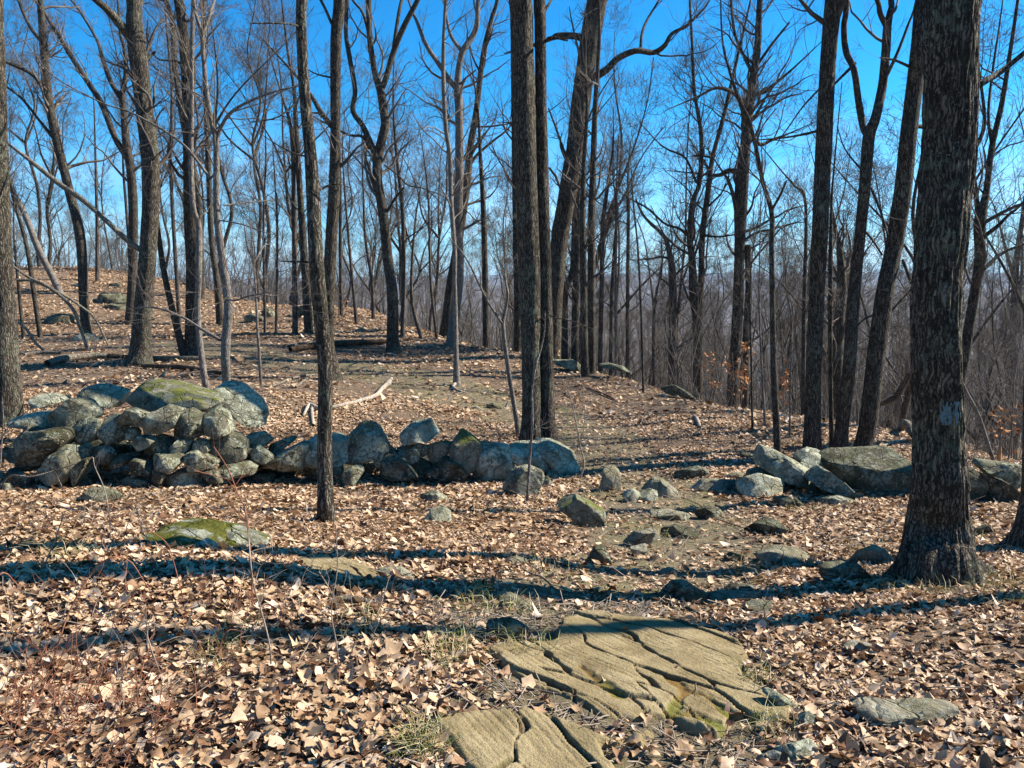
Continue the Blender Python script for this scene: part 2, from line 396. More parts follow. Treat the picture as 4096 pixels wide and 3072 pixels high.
def make_rock(name, tile, outl, mat, Y, depth, label, group=None, cat='stone', lift=0, seed=0, base=None, grow=1.09, flatk=.5, cuts=13):
    r = np.random.default_rng(seed+1000)
    px = np.array([T(tile, *q) for q in parse(outl)])
    W = np.array([onY(a, b_, Y) for a, b_ in px])
    c = W.mean(axis=0)*.5 + (W.max(axis=0)+W.min(axis=0))*.25
    poly = (W[:, [0, 2]]-c[[0, 2]])*grow
    wpx = np.ptp(px[:, 0]); V, Fc = ICO[5 if wpx > 34 else 4]
    V = V.copy(); ang = np.arctan2(V[:, 2], V[:, 0]); R = outline_r(poly, ang)
    # smooth polygon radius a little
    sa = np.argsort(ang); Rs = R[sa]; kk = 1 if len(Rs) < 3000 else 4
    Rs = np.convolve(np.r_[Rs[-kk:], Rs, Rs[:kk]], np.ones(2*kk+1)/(2*kk+1), 'valid'); R[sa] = Rs
    cc = np.hypot(V[:, 0], V[:, 2]); c6 = cc**flatk
    ext = max(np.ptp(poly[:, 0]), np.ptp(poly[:, 1]))/2
    d = depth if depth else ext*r.uniform(.75, 1.0)
    P = np.stack([np.cos(ang)*R*c6, np.sign(V[:, 1])*np.abs(V[:, 1])**.45*d, np.sin(ang)*R*c6], -1)
    for k in range(cuts):      # planar fracture faces: front, top, then all round
        bi = {'pale': .6, 'dark': -.35, 'tan': .3}.get(mat, .1)
        if k < 5: nv = norm(np.array([r.normal()*(.35 if mat == 'pale' else .6)+bi*1.35, -1.0, r.normal()*.4+.15+bi*.6])); f_ = r.uniform(.55, .85)
        elif k < 8: nv = norm(np.array([r.normal()*.5, r.normal()*.5-.25, 1.0])); f_ = r.uniform(.6, .85)
        else: nv = norm(r.normal(size=3)); f_ = r.uniform(.84, .96)
        s_ = P@nv; lim = s_.max()*f_
        P = P-np.maximum(s_-lim, 0)[:, None]*nv
    for ax, pc in ((0, 0), (2, 1)):
        lo, hi = P[:, ax].min(), P[:, ax].max(); a_, b_ = poly[:, pc].min(), poly[:, pc].max()
        P[:, ax] = a_+(P[:, ax]-lo)/(hi-lo)*(b_-a_)
    q = P/ext; o = seed*7.3
    nz = fbm(q[:, 0]*1.7+o, q[:, 1]*1.7, q[:, 2]*1.7, s=seed, o=3)*.035+fbm(q[:, 0]*7+o, q[:, 1]*7, q[:, 2]*9, s=seed+3, o=3)*.014
    P = P+norm(P)*nz[:, None]*ext
    g = base if base is not None else np.array([c[0], c[1], c[2]])
    o = mesh(name, P, Fc, R_[mat], smooth=False); o.location = (c[0], Y+(d*.55), c[2]+lift)
    tag(o, label, cat, group)
    return o
WALLB = np.array([(0, 487), (230, 487), (330, 484), (440, 484), (560, 479), (700, 488), (790, 495), (880, 498), (1024, 503)], float)
WY = {}
def wallY(px, py):
    yb = np.interp(px, WALLB[:, 0], WALLB[:, 1]); key = int(px//12)
    if key not in WY: WY[key] = at(px, yb)[1]
    return WY[key]
G_W = 'stones of the tumbled dry stone wall'
G_L = 'loose rocks lying in the leaves'
G_T = 'rocks along the trail'
WS = [ # tile, outline, material, extra depth, label
 (5,"185,300 250,280 330,285 380,330 300,350 210,370",'pale',2.2,"pale lichened rock beside the thick trunk at the left edge"),
 (5,"490,270 560,235 690,230 740,245 700,360 620,360 530,310",'pale',1.6,"pale rock jutting from leaves left of the big mossy slab"),
 (5,"700,290 740,240 870,235 980,245 1090,275 1200,330 1290,370 1300,400 1230,410 1110,395 900,385 760,405 700,400",'moss',.9,"long mossy brown slab, the largest stone lying atop the wall"),
 (5,"1120,270 1180,290 1300,280 1380,370 1300,390 1220,340",'dark',1.5,"dark shaded rock between the mossy slab and the pale leaning stem"),
 (5,"1340,230 1400,220 1500,260 1620,350 1650,420 1640,480 1560,480 1480,420 1400,350 1345,290",'pale',1.6,"big pale green sloping boulder behind the thin grey double stem"),
 (5,"290,370 420,320 500,330 580,430 480,480 375,510 320,440",'grey',.25,"tilted flat block, topmost at the left end of the wall"),
 (5,"70,440 180,410 290,410 330,460 335,520 250,520 130,510 60,500",'pale',.35,"pale lichened stone under the tilted block at the left"),
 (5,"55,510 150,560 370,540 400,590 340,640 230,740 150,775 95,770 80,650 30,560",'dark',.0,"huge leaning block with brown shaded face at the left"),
 (5,"415,510 480,460 590,440 610,500 600,570 500,600 440,570",'grey',.2,"rounded white-spotted stone right of the tilted top block"),
 (5,"620,440 690,420 740,450 775,520 740,580 680,610 625,540",'grey',.2,"oval grey stone below the left end of the mossy slab"),
 (5,"720,420 800,380 880,385 945,400 930,450 880,485 790,465",'grey',.15,"flattish stone tucked directly under the middle of mossy slab"),
 (5,"910,450 980,370 1060,365 1120,400 1110,440 1070,500 1000,530 920,520",'grey',.1,"chunky angular stone with creamy top under the mossy slab"),
 (5,"1080,435 1130,385 1190,400 1250,440 1270,540 1180,560 1085,580",'dark',.1,"dark square-faced stone under the right end of mossy slab"),
 (5,"1225,460 1290,400 1340,375 1400,410 1435,480 1430,530 1350,545 1270,530",'grey',.1,"large pointed stone just left of the thin grey tree stem"),
 (5,"790,495 840,490 870,530 820,580 800,560",'grey',.2,"small wedge stone in the dark gap mid wall"),
 (5,"810,590 870,550 965,580 920,620 870,640 820,620",'grey',.05,"small lit stone above the slanting flake mid wall"),
 (5,"900,640 1000,545 1060,550 1060,640 960,670 880,670",'dark',.15,"slanting dark flake of rock in the wall centre"),
 (5,"1060,610 1120,570 1190,580 1170,640 1120,685 1080,660",'grey',.0,"small diamond shaped stone with white spots in the wall"),
 (5,"1205,580 1290,570 1305,640 1260,680 1215,630",'grey',.0,"small brownish kite shaped stone right of the white spotted one"),
 (5,"1300,600 1340,550 1450,530 1530,590 1530,640 1440,660 1330,665",'grey',.1,"broad stone at the foot of the thin grey tree stem"),
 (5,"485,620 520,595 560,625 550,690 500,690",'grey',.05,"small upright stone with pale speckles left of wall centre"),
 (5,"565,630 620,615 700,665 680,720 600,720 570,690",'grey',.05,"jagged lit stone beside the small upright speckled one"),
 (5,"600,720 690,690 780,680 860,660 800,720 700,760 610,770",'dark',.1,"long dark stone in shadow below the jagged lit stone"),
 (5,"220,790 300,700 360,640 420,625 480,680 470,760 400,840 300,850 230,820",'grey',-.1,"big pyramid stone low in the left part of the wall"),
 (5,"420,850 470,760 540,690 548,740 480,855",'dark',-.1,"thin slab leaning against the right of the pyramid stone"),
 (5,"930,675 1110,680 1120,710 1060,780 990,760 950,720",'grey',-.1,"wedge shaped stone pointing down in the lower wall centre"),
 (5,"1170,650 1200,640 1260,690 1350,730 1300,760 1200,770 1175,720",'grey',-.1,"stone with dark hollow and bright rim low in the wall"),
 (5,"1385,700 1440,640 1530,615 1535,700 1470,725 1390,735",'grey',-.05,"layered slab under the broad stone at the stem foot"),
 (5,"760,770 830,700 930,720 940,790 850,800",'dark',-.05,"dark triangular stone above the two front base stones"),
 (5,"940,770 1000,760 1030,800 1010,850 940,840",'dark',-.1,"small dark stone left of the bright rounded base stone"),
 (5,"1050,810 1110,775 1230,765 1255,820 1240,855 1140,880 1060,860",'pale',-.35,"bright rounded base stone sitting out front of the wall"),
 (5,"750,840 810,810 890,830 920,870 840,890 760,885",'grey',-.35,"low base stone with whitish top, left of the bright one"),
 (5,"1355,770 1400,735 1530,730 1585,760 1570,800 1460,810 1370,800",'grey',-.15,"flat lit stone at the wall foot below the layered slab"),
 (5,"1530,810 1640,795 1705,810 1690,850 1560,860",'dark',-.3,"low dark stone at wall foot partly buried in leaves"),
 (5,"20,770 100,790 170,810 150,870 30,860",'dark',-.1,"dark base stone at the far left end of the wall"),
 (5,"1250,770 1350,780 1400,840 1290,850",'dark',-.1,"dark filler stone right of the bright rounded base stone"),
 (5,"1530,580 1560,540 1640,530 1700,580 1640,620 1560,610",'grey',.2,"low stone just right of the thin grey tree stem"),
 (5,"1700,590 1760,560 1850,570 1840,590 1770,640 1700,670",'grey',.2,"flat topped stone midway between grey stem and dark front trunk"),
 (5,"1580,650 1650,615 1700,650 1710,700 1650,730 1590,690",'grey',.0,"small triangular stone where the wall drops lower"),
 (5,"1660,740 1740,670 1850,610 1920,620 1900,700 1890,770 1790,775 1700,750",'grey',-.05,"broad grey stone with shaded right face, left of the front trunk"),
 (6,"20,680 40,600 110,555 210,570 290,600 310,640 290,710 200,735 110,740 30,720",'pale',.0,"wide pale layered stone behind the dark front trunk"),
 (6,"25,750 120,745 230,740 240,800 120,830 35,820",'dark',-.05,"dark stone beneath the wide pale layered one"),
 (6,"260,800 310,750 380,745 390,790 320,880 270,840",'grey',-.3,"small grey stone slumped out just right of the front trunk"),
 (6,"300,640 305,540 350,470 440,475 490,520 550,640 480,690 380,715 300,715",'grey',.15,"tall peaked greenish boulder, highest of the middle wall"),
 (6,"480,650 560,610 610,640 620,700 550,700",'dark',.15,"dim stone in the notch right of the tall peaked boulder"),
 (6,"460,720 510,640 530,660 500,750",'grey',.0,"thin upright flake at the foot of tall peaked boulder"),
 (6,"510,700 560,670 620,700 690,760 730,820 640,820 540,835 500,780",'dark',-.1,"dark striped slab leaning at the foot of the wall"),
 (6,"635,545 700,490 800,460 860,550 770,580 650,600",'pale',.1,"pale flat topped block perched on smaller stones"),
 (6,"610,650 680,605 750,660 740,710 650,720 615,690",'grey',.05,"round stone holding up the perched pale block"),
 (6,"720,600 790,590 805,660 770,680",'grey',.1,"small stone wedged right under the perched block"),
 (6,"800,620 900,585 970,590 960,640 880,700 830,720 810,680",'moss',.1,"low brownish stone between perched block and mossy-edged boulder"),
 (6,"945,650 1010,560 1110,530 1145,600 1140,700 1100,770 1010,780 950,690",'moss',.0,"tilted boulder with mossy left edge and grey front"),
 (6,"640,720 760,700 820,740 800,830 700,820",'dark',.1,"dark stone deep under the round one in the wall middle"),
 (6,"800,790 900,700 1000,740 1050,800 1030,835 900,845",'dark',-.1,"dark flat stone at the foot of mossy-edged boulder"),
 (6,"1100,800 1150,640 1300,610 1320,680 1350,780 1300,820 1200,835 1120,830",'pale',.0,"large square pale stone left of the twin trunks' base"),
 (6,"1325,650 1480,615 1530,650 1560,700 1600,760 1520,780 1400,740 1350,700",'pale',.05,"pale slab with shaded underside in front of the twin trunks"),
 (6,"1495,610 1540,590 1650,640 1740,690 1770,790 1700,820 1620,780 1560,700",'pale',.2,"rounded cracked boulder ending the wall beside the trail"),
 (6,"1290,900 1340,800 1420,755 1510,780 1540,820 1500,900 1440,940 1320,930",'grey',-.45,"mossy spotted boulder in front of wall behind slender stem"),
 (6,"1510,860 1560,805 1590,850 1560,880",'grey',-.3,"small stone right of the mossy spotted boulder"),
 (6,"1560,790 1600,770 1645,830 1600,850 1570,830",'grey',-.1,"small angular stone at the trail end of the wall"),
 (7,"775,620 800,565 880,590 970,640 1060,690 1050,730 1000,760 930,750 850,700 790,670",'pale',.1,"long pale ridged boulder starting the wall right of trail"),
 (7,"985,620 1070,573 1120,590 1200,680 1200,710 1110,690 1020,660",'pale',.5,"pale humped stone resting between two right-hand wall boulders"),
 (7,"1180,640 1260,615 1400,610 1575,600 1640,700 1620,850 1500,860 1400,830 1280,790 1200,720",'dark',.2,"massive dark-faced boulder left of the biggest trunk"),
 (7,"1060,680 1130,690 1240,760 1300,800 1250,815 1150,790 1060,750",'grey',-.1,"thin slab leaning down in front of the massive boulder"),
 (7,"655,770 700,730 800,710 880,735 905,790 870,830 740,830 660,810",'pale',-.3,"low humped grey boulder at the trail side of right wall"),
 (7,"710,690 800,665 850,710 780,725 700,725",'dark',.0,"dark stone under the tip of the long pale boulder"),
 (7,"1850,660 1890,645 1960,700 2060,780 2040,850 1950,850 1880,790",'grey',.0,"sloping layered stone just right of the biggest trunk"),
 (7,"2020,670 2060,640 2180,650 2260,670 2250,740 2160,780 2080,720",'grey',.1,"lichened stone on top of the wall at right edge"),
 (7,"2000,700 2080,730 2160,790 2190,840 2140,890 2060,870 2050,790",'dark',.0,"dark lower stone beneath the right edge top stone"),
 (7,"1850,780 1900,800 1930,870 1870,880",'dark',-.2,"small dark stone at the foot right of the biggest trunk"),
]
for k, (t, ol, mt, ex, lb) in enumerate(WS):
    P_ = parse(ol); cx, cy = T(t, *P_.mean(axis=0)); by = T(t, 0, P_[:, 1].max())[1]
    Y = wallY(cx, by) + ex
    if ex < -.25: 
        a = at(cx, by-2); Y = a[1] if a is not None else Y
    make_rock('wall_stone', t, ol, mt, Y, None, lb, G_W, 'stone', seed=k, flatk=.2)
# second course glimpsed behind
for k in range(26):
    px = 10+k*19.5 if k < 22 else 800+(k-22)*60
    Y = wallY(px, 0)+.55; p = onY(px, np.interp(px, [0, 235, 260, 430, 560, 1024], [455, 452, 468, 470, 470, 492]), Y)
    s_ = rng.uniform(9, 13); q = p
    y0 = np.interp(px, [0, 235, 260, 430, 560, 1024], [455, 452, 468, 470, 470, 492])
    a_ = np.linspace(0, 2*math.pi, 8)[:-1]
    ol = ' '.join('%.1f,%.1f' % (px+math.cos(u)*s_*1.5*rng.uniform(.8, 1.1), y0+math.sin(u)*s_*rng.uniform(.8, 1.1)) for u in a_)
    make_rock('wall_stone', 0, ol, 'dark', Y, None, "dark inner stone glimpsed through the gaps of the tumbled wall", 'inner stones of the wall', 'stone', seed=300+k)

LR = [ # loose: tile, outline, mat, label, group
 (5,"465,930 540,890 600,900 690,910 740,935 640,975 530,965",'grey',"flat grey rock alone in leaves before the left wall",G_L),
 (5,"600,885 640,868 680,885 660,905 610,905",'pale',"little pale stone touching the back of the flat grey rock",G_L),
 (5,"0,850 40,850 60,890 40,910 0,905",'grey',"small rounded stone at the left picture edge by the wall",G_L),
 (6,"760,940 790,905 860,915 930,945 920,975 840,960 780,965",'grey',"low flat stone above the white lichened lump",G_L),
 (6,"780,1080 830,1030 890,1005 940,1040 945,1090 880,1105 800,1100",'pale',"whitish lichened lump of rock alone in the leaves",G_L),
 (6,"1900,885 1930,750 2020,755 2030,850 2020,895",'tan',"upright rectangular greenish stone standing beside the trail gap",G_T),
 (6,"1640,985 1680,940 1780,940 1880,960 1930,1030 1930,1130 1850,1120 1750,1060",'moss',"big flat green-grey rock with pointed lower corner before the gap",G_T),
 (7,"0,800 60,780 90,800 70,845 0,850",'pale',"whitish stone right of the upright rectangular stone",G_T),
 (7,"90,800 130,780 185,800 170,840 110,845",'pale',"whitish stone, right one of the touching pair in the gap",G_T),
 (7,"110,770 150,728 220,735 290,780 310,815 220,820 130,800",'tan',"smooth humped grey-tan rock on the left of trail gap",G_T),
 (7,"285,690 380,655 470,690 400,710 300,720",'dark',"low dark rock at the top of the trail gap",G_T),
 (7,"400,745 500,725 640,740 660,770 500,785 380,775",'tan',"flat tan slab across the trail gap",G_T),
 (7,"560,700 620,680 660,690 640,720 580,725",'tan',"flat pale stone behind the tan slab in the gap",G_T),
 (7,"400,910 480,878 540,900 545,930 460,950 410,935",'dark',"dark pyramid stone in the middle of the trail",G_T),
 (7,"150,910 250,900 370,930 370,950 200,945",'tan',"thin flat stone left of the dark pyramid stone",G_T),
 (7,"220,1010 300,985 410,1005 410,1040 300,1050 220,1035",'dark',"dark flat stone below the dark pyramid stone",G_T),
 (7,"690,970 780,950 860,970 930,1030 820,1020 700,1010",'dark',"jagged dark low outcrop right of the trail",G_T),
 (7,"0,1070 60,1030 190,1010 195,1060 100,1095 0,1095",'tan',"flat sunlit tan slab on the left of the trail",G_T),
 (7,"30,1110 120,1092 125,1135 60,1150",'tan',"small tan block just below the sunlit tan slab",G_T),
 (7,"840,835 900,820 1000,850 960,885 860,875",'dark',"dark stone in shade below the low humped grey boulder",G_T),
 (7,"1010,765 1080,755 1095,800 1030,815",'dark',"small dark stone before the leaning thin slab",G_T),
 (7,"1090,835 1200,820 1300,850 1290,870 1150,870",'grey',"low bluish stone in the leaves before massive boulder",G_T),
 (7,"1040,880 1070,865 1095,885 1060,890",'tan',"tiny pale stone in the leaves before the low bluish stone",G_T),
 (7,"750,1150 810,1120 880,1120 980,1130 1100,1180 1000,1200 900,1205 800,1185",'tan',"long humped tan rock half shaded, left of the biggest trunk",G_T),
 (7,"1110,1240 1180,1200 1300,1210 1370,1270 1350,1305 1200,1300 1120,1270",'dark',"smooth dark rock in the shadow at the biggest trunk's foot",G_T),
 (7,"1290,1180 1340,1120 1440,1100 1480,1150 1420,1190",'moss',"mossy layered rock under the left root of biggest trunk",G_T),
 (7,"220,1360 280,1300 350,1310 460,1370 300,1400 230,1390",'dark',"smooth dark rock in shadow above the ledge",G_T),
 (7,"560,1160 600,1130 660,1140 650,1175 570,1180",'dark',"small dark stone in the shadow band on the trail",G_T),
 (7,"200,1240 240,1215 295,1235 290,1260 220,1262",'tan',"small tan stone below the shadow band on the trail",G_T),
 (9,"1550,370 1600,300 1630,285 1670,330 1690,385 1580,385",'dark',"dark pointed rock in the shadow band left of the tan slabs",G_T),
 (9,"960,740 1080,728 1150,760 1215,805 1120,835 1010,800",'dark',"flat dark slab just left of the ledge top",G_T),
 (9,"1035,580 1090,575 1160,605 1235,650 1140,655 1050,615",'tan',"thin broken tan stones left above the ledge",G_T),
 (9,"1030,375 1130,350 1195,370 1120,395",'tan',"thin flat olive stone in leaves between two shadow bands",G_T),
 (9,"300,415 420,410 520,465 480,485 340,450",'tan',"small tilted slab at the end of the long shaded slab",G_T),
 (10,"575,650 650,615 735,630 740,695 620,695",'grey',"square grey stone under the little heap of sticks",G_T),
 (10,"380,580 460,560 560,560 680,590 640,615 450,610",'tan',"flat yellowish stone behind the little heap of sticks",G_T),
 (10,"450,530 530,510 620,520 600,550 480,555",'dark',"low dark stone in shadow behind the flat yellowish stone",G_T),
 (10,"900,1275 950,1268 1000,1310 990,1360 940,1365 910,1315",'pale',"small bluish white stone at the right corner of ledge",G_T),
 (10,"1290,1275 1400,1270 1560,1300 1700,1285 1850,1300 1780,1370 1680,1335 1500,1325 1360,1305",'tan',"long low tan rock in the leaves, bottom right",G_T),
 (10,"700,1155 780,1155 900,1240 870,1270 760,1205",'grey',"thin grey slab along the right edge of the ledge",G_T),
 (10,"790,1520 850,1480 950,1470 1010,1490 1050,1600 800,1610",'pale',"pale grey rock at the bottom edge right of centre",G_T),
 (10,"620,1600 690,1540 760,1515 830,1530 820,1600",'green',"yellow-mossed stone at the bottom edge beside pale grey rock",G_T),
 (10,"1170,870 1250,855 1330,860 1370,900 1330,920 1250,890",'tan',"half buried olive stone amid the leaves at right",G_T),
 (10,"1920,480 1960,450 2010,455 2000,490 1940,500",'tan',"small mossy stone by the right root of biggest trunk",G_T),
 (10,"1940,190 1990,155 2040,190 2030,220 1960,215",'dark',"round dark stone between the biggest trunk and right edge trunk",G_T),
 (8,"1130,270 1200,250 1260,275 1250,310 1150,315",'pale',"pale rock knob poking out under the moss mound",G_L),
 (8,"1290,240 1360,205 1460,235 1550,250 1540,295 1330,300",'pale',"larger whitish rock at the right foot of moss mound",G_L),
 (1,"320,1515 335,1490 370,1478 415,1492 425,1515",'pale',"white topped rock on the leafy slope far left",G_L),
 (1,"190,1405 230,1390 290,1395 300,1430 200,1440",'dark',"dark outcrop between two trunks on the left slope",G_L),
 (1,"310,1410 350,1395 380,1410 370,1430 320,1430",'pale',"pale small rock right of the dark outcrop",G_L),
 (1,"400,1325 440,1305 520,1302 560,1330 520,1345 420,1348",'dark',"long low outcrop upslope behind the largest left trunk",G_L),
 (1,"440,1360 480,1345 540,1350 560,1370 460,1375",'dark',"dark outcrop just below the long low one upslope",G_L),
 (1,"300,1265 340,1252 370,1265 340,1275",'grey',"small grey rock near the left hill crest",G_L),
 (1,"480,1260 510,1252 530,1265 500,1272",'grey',"pale flat rock near the crest by the leafy bank",G_L),
 (2,"45,1400 55,1372 75,1362 100,1388 105,1408 60,1412",'grey',"rounded dark boulder on the far slope, left one of two",G_L),
 (2,"190,1395 210,1355 250,1350 278,1390 240,1402",'dark',"angular dark boulder on the far slope behind two trunks",G_L),
 (2,"-30,1410 0,1390 40,1400 60,1425 0,1430",'grey',"flat grey outcrop left of the rounded dark boulder",G_L),
 (2,"465,1460 485,1450 510,1462 500,1475 475,1472",'grey',"small stone in leaves far beyond the fork trunk",G_L),
 (6,"1600,75 1700,63 1750,85 1790,125 1780,140 1700,115 1620,98",'grey',"cracked grey outcrop on the crest right of twin trunks",G_L),
 (6,"1880,90 1960,88 2040,110 2090,140 1990,125",'grey',"thin grey outcrop along the crest further right",G_L),
 (7,"215,215 270,198 330,225 390,255 385,275 290,250 225,235",'dark',"dark cracked outcrop on the crest left of a trunk",G_L),
 (6,"1075,378 1110,355 1145,378 1110,388",'tan',"small grey stone set in the upper trail",G_T),
 (6,"1180,350 1225,340 1275,362 1250,378 1195,368",'dark',"larger dark stone set in the upper trail",G_T),
 (7,"630,600 670,572 705,585 710,605 650,608",'dark',"dark stone in leaves behind the right wall",G_L),
 (7,"930,1195 1000,1190 1030,1215 960,1225",'grey',"little stone between the long humped rock and dark rock",G_T),
]
for k, (t, ol, mt, lb, gp) in enumerate(LR):
    P_ = parse(ol); cx = T(t, P_[:, 0].mean(), 0)[0]; by = T(t, 0, P_[:, 1].max())[1]; ty = T(t, 0, P_[:, 1].min())[1]
    a = at(cx, by-1.0)
    if a is None: a = at(cx, by+8)
    Y = a[1]
    if by > 768: Y = at(cx, 768)[1]
    # extend outline downwards so the rock is rooted in the ground
    ext = by-ty
    P2 = np.array([T(t, *q) for q in P_]); c_ = P2.mean(axis=0)
    lo = P2[:, 1] > c_[1]; P2[lo, 1] += ext*.12
    ol2 = ' '.join('%.2f,%.2f' % tuple(q) for q in P2)
    wd = np.ptp(P2[:, 0])/F_*Y
    make_rock('rock', 0, ol2, mt, Y, wd*.4 if ext*2.2 > np.ptp(P2[:, 0]) else wd*.28, lb, gp, 'rock', seed=500+k, flatk=.5 if mt in ('tan', 'green') else .32)

# ledges --------------------------------------------------
m, nt, b = newmat('ledge_rock'); v = coord(nt)
rot = nt.nodes.new('ShaderNodeMapping'); rot.inputs['Rotation'].default_value = (0, 0, math.radians(52)); nt.links.new(v, rot.inputs[0])
st = noise(nt, 1, 6, .65, rot.outputs[0], (3, 26, 10), 1.2); f = noise(nt, 5, 7, .6, v); fi = noise(nt, 90, 4, .7, v)
c = ramp(nt, f, [(.3, (.15, .11, .05)), (.5, (.25, .19, .095)), (.7, (.35, .275, .15))])
c = mixc(nt, .28, c, ramp(nt, st, [(.36, (.3, .28, .25)), (.44, (1, 1, 1)), (.7, (1.2, 1.2, 1.15))]), 'MULTIPLY')
c = mixc(nt, .4, c, ramp(nt, fi, [(.3, (.6, .6, .6)), (.7, (1.3, 1.3, 1.3))]), 'MULTIPLY')
a1 = nt.nodes.new('ShaderNodeAttribute'); a1.attribute_name = 'moss'
c = mixc(nt, math_(nt, 'MULTIPLY', a1.outputs['Fac'], maprange(nt, fi, .3, .6, .5, 1)), c, ramp(nt, noise(nt, 5, 2, .5, v), [(.4, (.16, .09, .02)), (.62, (.12, .13, .015))]))
a2 = nt.nodes.new('ShaderNodeAttribute'); a2.attribute_name = 'soil'
c = mixc(nt, a2.outputs['Fac'], c, ramp(nt, fi, [(.35, (.05, .035, .02)), (.65, (.17, .12, .07))]))
nt.links.new(c, b.inputs['Base Color'])
bump(nt, b, math_(nt, 'ADD', math_(nt, 'MULTIPLY', st, .25), math_(nt, 'ADD', math_(nt, 'MULTIPLY', f, .7), math_(nt, 'MULTIPLY', fi, .35))), .03, .9)
M['ledge'] = m
LEDGES = []
mossline = []
def ledge(lst, label, seed, th=.05, mosspaths=(), res=.0055, dome=0, mat=None, name='rock_ledge', cover=True):
    poly = px_poly(lst)
    if cover: LEDGES.append(poly)
    x0, y0 = poly.min(axis=0)-.06; x1, y1 = poly.max(axis=0)+.06
    nx, ny = int((x1-x0)/res), int((y1-y0)/res)
    X, Yg = np.meshgrid(np.linspace(x0, x1, nx), np.linspace(y0, y1, ny), indexing='ij')
    dist = seg_dist(X, Yg, np.vstack([poly, poly[:1]])); ins = pip(X, Yg, poly); sd = np.where(ins, dist, -dist)
    sd = sd + fbm(X*6, Yg*6, s=seed, o=3)*.03
    # strata run away from lower right to upper left
    dirv = np.array([.62, -.78]); per = np.array([.78, .62])
    s_ = X*per[0]+Yg*per[1]; l_ = X*dirv[0]+Yg*dirv[1]
    uu = l_*1.5+fbm(s_*2.2, l_*1.6, s=seed+2, o=3)*.4; vv = s_*6.6+l_*.6+fbm(s_*1.8, l_*1.3, s=seed+5, o=3)*.8
    iu, iv = np.floor(uu), np.floor(vv); F1 = np.full(X.shape, 9.); F2 = F1.copy(); idc = np.zeros(X.shape); cvv = np.zeros(X.shape); cuu = np.zeros(X.shape)
    for a_ in (-1, 0, 1):
        for b_ in (-1, 0, 1):
            cu = iu+a_+.5+.46*hash3(iu+a_, iv+b_, iu*0, seed); cv = iv+b_+.5+.46*hash3(iu+a_, iv+b_, iu*0, seed+1)
            d_ = np.hypot(uu-cu, vv-cv); nw = d_ < F1
            F2 = np.where(nw, F1, np.minimum(F2, d_)); idc = np.where(nw, hash3(iu+a_, iv+b_, iu*0, seed+2), idc); cvv = np.where(nw, cv, cvv); cuu = np.where(nw, cu, cuu); F1 = np.where(nw, d_, F1)
    cut = (1-sstep(.005, .06, F2-F1+fbm(X*20, Yg*20, s=seed+7, o=2)*.035))*sstep(-.45, .0, fbm(l_*1.7, s_*2.7, s=seed+4, o=2)+.1)
    w2 = s_*30 + l_*4 + idc*6 + fbm(s_*2, l_*1.2, s=seed+6, o=2)*1.6; saw2 = w2-np.floor(w2)
    cut2 = np.exp(-((np.minimum(saw2, 1-saw2))/.11)**2)*sstep(.0, .3, fbm(l_*2.4, np.floor(w2)*3.3, s=seed+8, o=2)-.05)
    h = th + .008*idc + .011*idc*(vv-cvv) + .004*(uu-cuu) - .022*cut - .006*cut2 + fbm(X*2, Yg*2, s=seed+10, o=2)*.006 + fbm(X*14, Yg*14, s=seed+11, o=3)*.0022
    if dome: h = dome*np.sqrt(np.clip(sd, 0, .5)/max(sd.max(), .01))+fbm(X*5, Yg*5, s=seed, o=4)*.022+.01
    e = sstep(-.045, .035, sd)
    base = terrain(X, Yg, False)+fbm(X/1.3, Yg/1.3, s=3, o=3)*.045
    Z = base + h*e - .09*(1-e)
    mo = np.zeros_like(X)
    for mp_ in mosspaths:
        pl = px_poly(mp_); mo = np.maximum(mo, 1-sstep(.008, .03, seg_dist(X, Yg, pl)+fbm(X*18, Yg*18, s=4, o=2)*.014))
    Z = Z - .012*mo
    soil = np.clip(cut*.9, 0, 1)*(1-mo)
    mo = np.maximum(mo, cut*(fbm(l_*2, s_*2, s=seed+20, o=2) > .25))
    idx = np.arange(nx*ny).reshape(nx, ny)
    keep = (sd > -.05); kq = keep[:-1, :-1] & keep[1:, 1:] & keep[1:, :-1] & keep[:-1, 1:]
    Qd = np.stack([idx[:-1, :-1], idx[1:, :-1], idx[1:, 1:], idx[:-1, 1:]], -1)[kq]
    used = np.unique(Qd); remap = -np.ones(nx*ny, int); remap[used] = np.arange(len(used))
    V = np.stack([X, Yg, Z], -1).reshape(-1, 3)[used]
    o = mesh(name, V, remap[Qd], mat or M['ledge'], attrs={'moss': ('POINT', mo.ravel()[used]), 'soil': ('POINT', soil.ravel()[used])})
    tag(o, label, 'rock'); return o
L1 = [(9,960,905),(9,1080,868),(9,1330,840),(9,1350,800),(9,1390,740),(9,1480,680),(9,1700,685),(9,1900,725),(10,130,720),(10,250,765),(10,450,835),(10,560,885),(10,590,950),(10,560,1020),
      (10,640,1105),(10,760,1205),(10,880,1300),(10,880,1385),(10,700,1350),(10,500,1300),(10,490,1400),(10,400,1430),(10,200,1380),(10,140,1320),(9,2030,1320),(9,1920,1335),(9,1850,1350),(9,1680,1310),(9,1450,1230),(9,1150,1110),(9,1040,1010)]
ledge(L1, "broad olive bedrock ledge with mossy cracks, bottom centre of the trail", 11, .03,
      mosspaths=[[(10,110,1080),(10,190,1140),(10,210,1190),(10,150,1260),(10,140,1310),(10,300,1340),(10,460,1410)], [(10,210,1170),(10,320,1180),(10,380,1240),(10,470,1320)], [(9,1510,1030),(9,1620,1110),(9,1740,1190)]])
